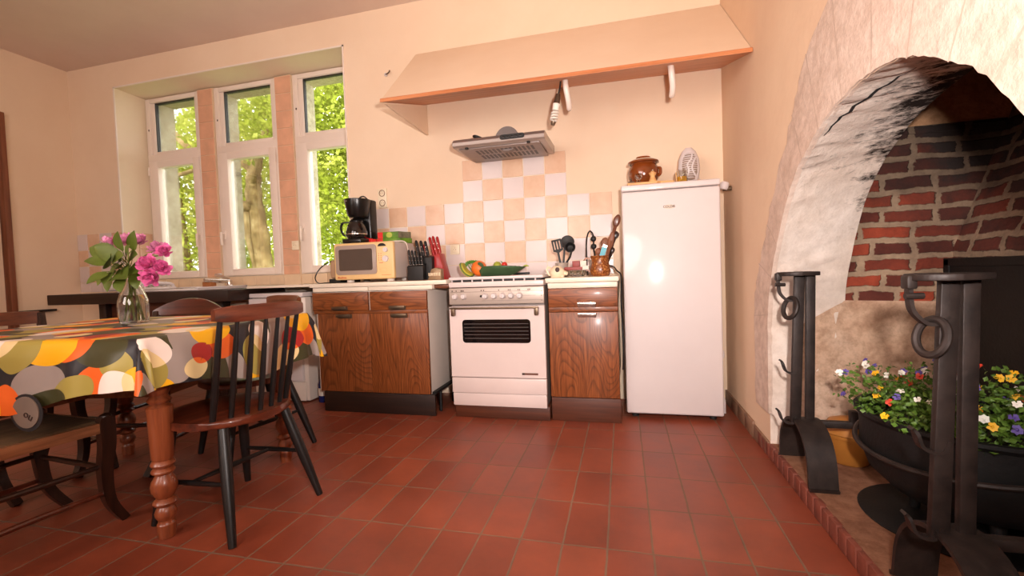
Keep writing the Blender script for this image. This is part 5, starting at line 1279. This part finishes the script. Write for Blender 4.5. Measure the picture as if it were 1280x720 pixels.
def rush_chair(arched):
    t = thing('rush_seat_chair', '', 'chair')
    SH = .392
    b = B(); pts = [(-.175, -.185), (.175, -.185), (.205, .195), (-.205, .195)]
    b.prism([(x, y, SH-.012) for x, y in pts], (0, 0, .026), .010, 3); b.build('seat', 'rush', t)
    for p, q, n in (((-.185, -.19), (-.215, .19), 'side'), ((.185, -.19), (.215, .19), 'side'), ((-.205, .205), (.205, .205), 'front')):
        d = (V(q+(0,))-V(p+(0,))); b = B(); b.strip([V((p[0], p[1], SH-.012)), V((q[0], q[1], SH-.012))], .036, .02, (0, 0, 1)); b.build('seat_rail', 'rail', t)
    sab = {}
    for s in (-1, 1):
        pts = spline([(s*.214, .200, SH+.024), (s*.213, .200, SH-.08), (s*.200, .196, .22), (s*.188, .210, .10), (s*.172, .262, .003)], 6)
        n = len(pts); b = B(); b.strip(pts, .044, .030, (0, 1, .25), [.85]+[1.05]*3+[1.05-.45*i/(n-5) for i in range(n-4)])
        b.ell(pts[0]+V((0, 0, .001)), .0155, .020, .012, 12, 8); b.build('leg', 'chair_dark', t); sab[s] = pts
        pts = spline([(s*.160, -.262, .003), (s*.168, -.212, .16), (s*.172, -.196, .36), (s*.180, -.210, .56), (s*.190, -.252, .765 if not arched else .735)], 7)
        n = len(pts); b = B(); b.strip(pts, .034, .026, (0, 1, .2), [.75+.35*math.sin(PI*(.15+.75*i/n)) for i in range(n)]); b.build('back_post', 'chair_dark', t)
    for s in (-1, 1):
        for z, zz in ((.235, .235), (.135, .125)):
            b = B(); b.tube([(s*.198, .200, z), (s*.185, 0, z), (s*.170, -.205, zz)], [.0085, .0105, .0085], 10); b.build('side_stretcher', 'chair_dark' if z > .2 else 'chair_red', t)
    for z in (.225,):
        b = B(); b.tube([(-.195, .200, z), (0, .2, z), (.195, .2, z)], [.0085, .0105, .0085], 10); b.build('front_stretcher', 'chair_dark', t)
    b = B(); b.tube([(-.17, -.205, .17), (.17, -.205, .17)], .0095, 10); b.build('rear_stretcher', 'chair_dark', t)
    def slat(name, hw, y0, z0, z1, z1m, mat):
        b = B(); R_ = []
        for i in range(17):
            u = -1+2*i/16; x = u*hw; y = y0+.030*u*u-.012; top = z1+(z1m-z1)*(1-abs(u)**2.2)
            R_.append([b.bm.verts.new(q) for q in ((x, y-.010, z0), (x, y-.012, top-.006), (x, y-.004, top), (x, y+.006, top-.002), (x, y+.010, z0))])
        for a, c in zip(R_, R_[1:]):
            for k in range(5): b._f([a[k], c[k], c[(k+1) % 5], a[(k+1) % 5]])
        b._f(R_[0]); b._f(R_[-1][::-1]); return b.build(name, mat, t, ang=50, recalc=True)
    if arched: slat('crest_rail', .205, -.262, .715, .742, .806, 'chair_red')
    else: slat('crest_rail', .186, -.272, .712, .775, .780, 'chair_brown')
    slat('back_slat', .176, -.246, .555, .595, .605, 'chair_dark')
    return t
a = rush_chair(True); place(a, -3.005, -1.325, (.20, -.98), 'rush seat chair with arched red brown crest, on the far side of the table'); a['group'] = 'rush seat chairs'
f = rush_chair(False); place(f, -3.325, -1.665, (.998, -.05), 'rush seat chair with straight crest at the left end of the table'); f['group'] = 'rush seat chairs'
l = copy_tree(f); place(l, -2.702, -2.083, (.083, .997), 'rush seat chair in the near left corner with its woven seat showing'); l['group'] = 'rush seat chairs'

# vase and roses
VX, VY, VZ = -2.715, -1.612, TZ+.0095
t = thing('vase', 'clear glass carafe vase half full of water on the patterned cloth', 'vase', (VX, VY, VZ))
prof = [(0, .001), (.046, .001), (.051, .006), (.054, .03), (.055, .075), (.053, .10), (.044, .130), (.028, .165), (.020, .190), (.0185, .205), (.022, .222), (.026, .228)]
inner = [(.0245, .228), (.0195, .218), (.0165, .203), (.018, .19), (.026, .163), (.042, .128), (.051, .10), (.053, .075), (.052, .03), (.048, .010), (0, .009)]
b = B(); b.lathe(prof+inner, (VX, VY, VZ), 36); b.build('glass', 'glass', t)
b = B(); b.lathe([(0, .0095), (.0475, .0105), (.0515, .03), (.0525, .075), (.0505, .098), (.0425, .124), (0, .124)], (VX, VY, VZ), 36); b.build('water', 'water', t)
r = random.Random(9)
def petal(b, c, d, up, w, L, curl):
    d = d.normalized(); side = d.cross(up).normalized(); n = side.cross(d).normalized()
    pr = []
    for i in range(4):
        u = i/3; ww = w*math.sin(PI*(.18+.62*u)); off = d*L*u+n*curl*L*u*u
        pr.append([b.bm.verts.new(c+off+side*ww*s+n*(.18*ww*s*s)) for s in (-1, 0, 1)])
    for a, q in zip(pr, pr[1:]):
        for k in range(2): b._f([a[k], a[k+1], q[k+1], q[k]])
def bloom(b, c, ax, R_, n=46):
    ax = ax.normalized(); u0 = ax.orthogonal().normalized(); v0 = ax.cross(u0)
    for k in range(n):
        f = k/n; ang = k*2.399; rad = R_*math.sqrt(f); out = u0*math.cos(ang)+v0*math.sin(ang)
        tilt = .15+1.25*f+r.uniform(-.25, .25); d = (ax*math.cos(tilt)+out*math.sin(tilt)).normalized()
        petal(b, c+out*rad*.35-ax*R_*.15*f, d, ax, R_*r.uniform(.26, .42), R_*r.uniform(.6, 1.05), r.uniform(-.15, .75))
def leaf(b, c, d, up, L, w):
    d = d.normalized(); s = d.cross(up).normalized(); n = s.cross(d)
    R_ = []
    for i in range(7):
        u = i/6; ww = w*math.sin(PI*u**.85)**.8 if 0 < i < 6 else .0008
        R_.append([b.bm.verts.new(c+d*L*u+s*ww*q+n*(.25*ww*abs(q)-.12*L*u*u)) for q in (-1, 0, 1)])
    for a, q in zip(R_, R_[1:]):
        for k in range(2): b._f([a[k], a[k+1], q[k+1], q[k]])
neck = V((VX, VY, VZ+.222))
ROSES = [
 ('pale pink rose leaning to the far left of the bouquet', [(-2.825, -1.60, 1.035, .034, -.5, -.5, .4), (-2.805, -1.62, 1.075, .034, -.3, -.6, .7)], 'petal', [(-2.845, -1.62, .955, -.5, -.3, -.75, .062), (-2.79, -1.64, .935, -.1, -.3, -.9, .06), (-2.80, -1.60, .98, -.9, -.1, -.3, .05)]),
 ('pale pink rose at the top left of the bouquet', [(-2.745, -1.60, 1.078, .040, -.1, -.6, .7), (-2.715, -1.57, 1.082, .034, .2, -.5, .8)], 'petal', [(-2.745, -1.65, 1.02, -.8, -.3, .35, .095), (-2.70, -1.65, 1.035, .15, -.3, .6, .075), (-2.72, -1.66, .985, .75, -.5, .1, .09)]),
 ('pink rose half hidden behind a leaf at the top of the bouquet', [(-2.628, -1.56, 1.048, .032, .2, -.6, .7)], 'petal', [(-2.665, -1.63, 1.035, .2, -.2, .95, .075), (-2.66, -1.66, .98, .85, -.4, .35, .095), (-2.69, -1.67, .965, .5, -.7, -.1, .08), (-2.73, -1.68, .975, .6, -.5, .3, .085), (-2.70, -1.69, .93, .8, -.4, .0, .08)]),
 ('small pink rose at the upper right of the bouquet', [(-2.578, -1.57, 1.030, .030, .4, -.6, .6)], 'petal2', [(-2.65, -1.66, .965, .9, -.3, -.15, .08), (-2.74, -1.67, .99, -.4, -.6, .1, .07)]),
 ('bright pink double rose at the right of the bouquet', [(-2.548, -1.66, .978, .036, .3, -.8, .3), (-2.525, -1.67, .922, .035, .5, -.8, -.2), (-2.505, -1.64, .958, .031, .7, -.6, .2)], 'petal2', [(-2.62, -1.66, .945, .3, -.3, -.85, .065), (-2.67, -1.68, .93, .35, -.4, -.6, .07), (-2.71, -1.68, .955, .2, -.6, -.5, .07), (-2.70, -1.66, 1.0, -.3, -.5, .4, .08), (-2.69, -1.70, .985, .8, -.3, .25, .09), (-2.66, -1.69, .955, .7, -.4, -.25, .085), (-2.71, -1.70, .945, -.2, -.6, -.3, .07), (-2.64, -1.68, 1.0, .5, -.3, .5, .07)]),
]
for k, (lab, blooms, mat, lvs) in enumerate(ROSES):
    t = thing('rose', lab, 'flower', tuple(neck), 'pink roses in the vase')
    a = 2*PI*k/5; foot = V((VX+.025*math.cos(a), VY+.025*math.sin(a), VZ+.014)); nk = neck+V((.008*math.cos(a+2), .008*math.sin(a+2), 0))
    c = V(blooms[0][:3]); b = B(); b.tube(spline([foot, foot+(nk-foot)*.5, nk, nk+(c-nk)*.5+V((0, 0, .015)), c-V((0, 0, .01))], 5), .0032, 7); b.build('stem', 'stem', t)
    for (x, y, z, R_, dx, dy, dz) in blooms:
        b = B(); bloom(b, V((x, y, z)), V((dx, dy, dz)), R_); b.build('bloom', mat, t, ang=80)
    for q in blooms[1:]:
        b = B(); c2_ = V(q[:3]); b.tube([nk+(c-nk)*.6, c2_], .002, 6); b.build('twig', 'stem', t)
    for (x, y, z, dx, dy, dz, L) in lvs:
        b = B(); leaf(b, V((x, y, z)), V((dx, dy, dz)), V((.1, -.85, .5)), L*1.2, L*.42); b.tube([nk+(V((x, y, z))-nk)*.2, V((x, y, z))], .0015, 5); b.build('leaf', 'roseleaf', t, ang=80)

# ------------------------------------------------------------------ fireplace furniture
def andiron():
    t = thing('andiron', 'black wrought iron andiron at the left of the fireplace', 'andiron', (.03, -1.16, HZ))
    Y = -1.16; W = .094
    pts = [(.038, Y-.150, HZ+.004), (.038, Y-.150, HZ+.010)]
    b = B(); pa = [V((.038, Y-.165, HZ+.006)), V((.038, Y-.152, HZ+.010))]+[V((.038, Y-.148*math.cos(a), HZ+.012+.198*math.sin(a)**.8)) for a in [PI*k/22 for k in range(1, 22)]]+[V((.038, Y+.152, HZ+.010)), V((.038, Y+.165, HZ+.006))]
    b.strip(pa, W, .011, (1, 0, 0)); b.build('foot', 'iron', t)
    b = B(); b.prism([(.036, Y-.009, .268), (.067, Y-.009, .268), (.076, Y-.009, .838), (.044, Y-.009, .838)], (0, .018, 0), .003); b.build('rear_post', 'iron', t)
    b = B(); b.prism([(-.016, Y-.009, .262), (.020, Y-.009, .262), (.040, Y-.009, .838), (.005, Y-.009, .838)], (0, .018, 0), .003); b.build('front_post', 'iron', t)
    b = B(); pts = [(-.052+.0, Y-.030)]; out = [(.078, Y-.045), (.078, Y+.045)]+[(.012+.066*math.cos(a), Y+.062*math.sin(a)) for a in [PI/2+PI*k/16 for k in range(17)]]
    b.prism([(x, y, .836) for x, y in out], (0, 0, .015), .003); b.build('top_plate', 'iron', t)
    b = B(); b.box(-.060, -.040, Y-.014, Y+.014, .818, .848, .004); b.tube([(-.064, Y-.012, .803), (-.030, Y-.012, .803)], .007, 8)
    b.strip(spline([(-.050, Y, .842), (-.050, Y, .800), (-.044, Y, .768), (-.020, Y, .742), (.004, Y, .742), (.020, Y, .756)], 6), .018, .008, (0, 1, 0)); b.build('strap', 'iron', t)
    b = B(); c = V((-.012, Y-.006, .712)); n = V((.85, .45, -.25)).normalized(); u = n.orthogonal().normalized(); u = V((0, 0, 1))-n*n.z; u.normalize(); v = n.cross(u)
    b.tube([c+u*(.040*math.cos(a))+v*(.030*math.sin(a)) for a in [2*PI*k/28 for k in range(28)]], .0085, 9, True); b.build('ring', 'iron', t)
    for z, x0 in ((.462, .004), (.268, -.010)):
        b = B(); b.strip(spline([(x0+.014, Y, z+.020), (x0+.004, Y, z-.004), (x0-.014, Y, z-.006), (x0-.034, Y, z+.006), (x0-.044, Y, z+.036), (x0-.053, Y, z+.046)], 5), .022, .007, (0, 1, 0), [1]*20+[.8, .7, .7, .7, .8, .9]); b.build('hook', 'iron', t)
    b = B(); b.box(.01, .60, Y-.012, Y+.012, .250, .276, .003); r_ = b.build('log_bar', 'iron', t)
    b = B(); b.box(.185, .212, Y-.013, Y+.013, .272, .318, .005); b.build('stop', 'iron', r_)
    b = B(); b.box(.570, .600, Y-.012, Y+.012, HZ+.001, .252, .003); b.build('rear_leg', 'iron', t)
    return t
a1 = andiron(); a1['group'] = 'pair of andirons'; a1.location.z += .001
a2 = copy_tree(a1); a2.location = (.058, -1.915, HZ+.001); a2['label'] = 'near black wrought iron andiron standing in front of the cauldron'
PCX, PCY = .372, -1.465
b = B(); b.lathe([(0, HZ+.001), (.235, HZ+.001), (.238, HZ+.006), (.23, HZ+.011), (0, HZ+.011)], (PCX-.03, PCY+.02, 0), 44); tag(b.build('iron_plate', 'castiron'), 'flat round black iron plate lying under the cauldron', 'plate')
t = thing('cauldron', 'big black cast iron cauldron filled with flowering plants', 'cauldron', (PCX, PCY, HZ+.012))
b = B(); b.lathe([(0, .135), (.10, .138), (.19, .165), (.245, .22), (.268, .29), (.266, .345), (.270, .385), (.282, .398), (.282, .408), (.270, .410), (.256, .395), (.255, .34), (0, .33)], (PCX, PCY, 0), 48); b.build('bowl', 'castiron', t)
for k in range(3):
    a = 2*PI*k/3+.4; b = B(); b.cyl((PCX+.13*math.cos(a), PCY+.13*math.sin(a), HZ+.012), (PCX+.12*math.cos(a), PCY+.12*math.sin(a), .16), .014, .02); b.build('leg', 'castiron', t)
b = B(); b.tube([V((PCX+.278*math.cos(a), PCY+.278*math.sin(a), .335-.045*math.sin(PI*(a-PI*.62)/(PI*1.0)))) for a in [PI*.62+PI*1.0*k/30 for k in range(31)]], .008, 8); b.build('bail_handle', 'iron', t)
b = B(); b.lathe([(0, .362), (.252, .358), (.252, .350), (0, .350)], (PCX, PCY, 0), 32); tag(b.build('soil', 'soil'), 'dark soil inside the cauldron', 'soil', kind='stuff')
t = thing('flowering_plant', 'dense small leaved plants with mixed blossoms spilling out of the cauldron', 'plant', (PCX, PCY, .363))
r = random.Random(21); vs = []; fs = []; tips = []
def add_leaf(c, d, L, w):
    s = d.orthogonal().normalized(); s = Matrix.Rotation(r.uniform(0, 6.28), 3, d)@s; n = d.cross(s)
    k = len(vs); vs.extend([c, c+d*L*.5+s*w+n*w*.3, c+d*L, c+d*L*.5-s*w+n*w*.3]); fs.append((k, k+1, k+2, k+3))
for q in range(300):
    a = r.uniform(0, 2*PI); rr = .25*math.sqrt(r.random()); base = V((PCX+rr*math.cos(a), PCY+rr*math.sin(a), .37))
    o = V((math.cos(a), math.sin(a), 0))*(rr/.25)
    H = r.uniform(.07, .20)*(1.05-.35*(rr/.25)); tip = base+V((0, 0, H))+o*r.uniform(.02, .10)+V((r.gauss(0, .02), r.gauss(0, .02), 0))
    if tip.y > -.885: continue
    if tip.x > .63: continue
    m = r.randint(9, 15)
    for i in range(m):
        u = (i+1)/m; c = base+(tip-base)*u+V((r.gauss(0, .008), r.gauss(0, .008), r.gauss(0, .006)))
        d = V((r.gauss(0, 1), r.gauss(0, 1), r.gauss(.35, .6))).normalized(); add_leaf(c, d, r.uniform(.013, .022), r.uniform(.005, .008))
    tips.append((tip, o))
me = bpy.data.meshes.new('foliage'); me.from_pydata([tuple(v) for v in vs], [], fs); me.materials.append(M['plant'])
fo = bpy.data.objects.new('foliage', me); COL.objects.link(fo); fo.parent = t; fo.location = -t.location
def blossom(mat, c, o, R_):
    b = B(); n = (V((-.5, -.75, .55))+o*.35+V((r.gauss(0, .25), r.gauss(0, .25), r.gauss(0, .25)))).normalized(); u = n.orthogonal().normalized(); v = n.cross(u)
    for k in range(6):
        a = 2*PI*k/6+r.random(); d = u*math.cos(a)+v*math.sin(a); w = n.cross(d)*R_*.42
        vv = [b.bm.verts.new(p) for p in (c, c+d*R_*.6+w+n*R_*.25, c+d*R_+n*R_*.15, c+d*R_*.6-w+n*R_*.25)]; b._f(vv)
    b.ell(c+n*R_*.15, R_*.28, R_*.28, R_*.28, 8, 5); b.build('blossom', mat, t, ang=80)
cand = sorted(tips, key=lambda q: -(q[0].z*1.0-.35*q[0].y-.25*q[0].x)); r.shuffle(cand)
kinds = ['fl_w']*22+['fl_y']*24+['fl_p']*30+['fl_r']*11
for kd, (tip, o) in zip(kinds, cand):
    up = {'fl_p': .022, 'fl_r': .014, 'fl_w': .008, 'fl_y': .0}[kd]
    blossom(kd, tip+V((0, 0, up))+o*.012, o, r.uniform(.010, .0135))
t = thing('clay_bowl', 'ochre glazed clay bowl on the hearth behind the left andiron', 'bowl', (.245, -1.015, HZ))
b = B(); b.lathe([(0, HZ+.001), (.060, HZ+.001), (.068, HZ+.01), (.082, .16), (.086, .175), (.096, .178), (.097, .190), (.088, .192), (.074, .18), (.06, HZ+.02), (0, HZ+.015)], (.245, -1.015, 0), 36); b.build('body', 'terracotta', t)
b = B(); b.lathe([(.095, .193), (.070, .232), (.035, .246), (0, .248)], (.245, -1.015, 0), 36); b.build('lid', 'terracotta', t)

# ------------------------------------------------------------------ light, sky, camera
CAM = V((-0.6348, -3.074, 0.8842))
w = bpy.data.worlds.new('World'); sc.world = w; w.use_nodes = True
bg = w.node_tree.nodes['Background']; bg.inputs[0].default_value = (1.0, .99, .97, 1); bg.inputs[1].default_value = 5
def lamp(name, typ, loc, energy, color, **kw):
    l = bpy.data.lights.new(name, typ); l.energy = energy; l.color = color
    for k, v in kw.items(): setattr(l, k, v)
    o = bpy.data.objects.new(name, l); COL.objects.link(o); o.location = loc; return o
def aim(o, target): o.rotation_euler = (V(target)-o.location).to_track_quat('-Z', 'Y').to_euler()
s = lamp('sun', 'SUN', (0, -8, 12), 10.0, (1, .95, .82), angle=.03); aim(s, (-3.5, 6, -2))
fl = lamp('camera_flash', 'SPOT', (-.50, -3.03, 1.05), 220, (1, .905, .865), spot_size=math.radians(128), spot_blend=1.0, shadow_soft_size=.035)
aim(fl, (-1.15, 0, 1.4))
rm = lamp('rear_fill_light', 'AREA', (-3.4, -5.0, 1.9), 48, (1, .87, .81), shape='DISK', size=1.4); aim(rm, (-1.6, 0, 1.5))  # added fill lamp for the back wall, no window behind it
cb = lamp('ceiling_bounce', 'AREA', (-1.6, -3.9, 1.6), 38, (1, .85, .79), shape='DISK', size=1.2); aim(cb, (-1.8, -1.5, 3.2))  # added fill lamp turned up to brighten the ceiling

cam = bpy.data.cameras.new('Camera'); co = bpy.data.objects.new('Camera', cam); COL.objects.link(co)
cam.sensor_width = 36; cam.lens = 36*550.82/1280; cam.clip_start = .05
yaw, pitch, roll = -0.2474, -0.0333, -0.0349
cy_, sy_, cp, sp, cr, sr = math.cos(yaw), math.sin(yaw), math.cos(pitch), math.sin(pitch), math.cos(roll), math.sin(roll)
fwd = V((sy_*cp, cy_*cp, sp)); r0 = V((cy_, -sy_, 0)); u0 = r0.cross(fwd)
rt = r0*cr+u0*sr; up_ = u0*cr-r0*sr
m = Matrix((rt, up_, -fwd)).transposed().to_4x4(); m.translation = CAM
co.matrix_world = m; sc.camera = co
sc.view_settings.view_transform = 'Standard'; sc.view_settings.look = 'None'
sc.view_settings.exposure = 0; sc.view_settings.gamma = 1
sc.cycles.max_bounces = 10; sc.cycles.transparent_max_bounces = 16
sc.cycles.use_denoising = True
sc.cycles.sample_clamp_indirect = 6
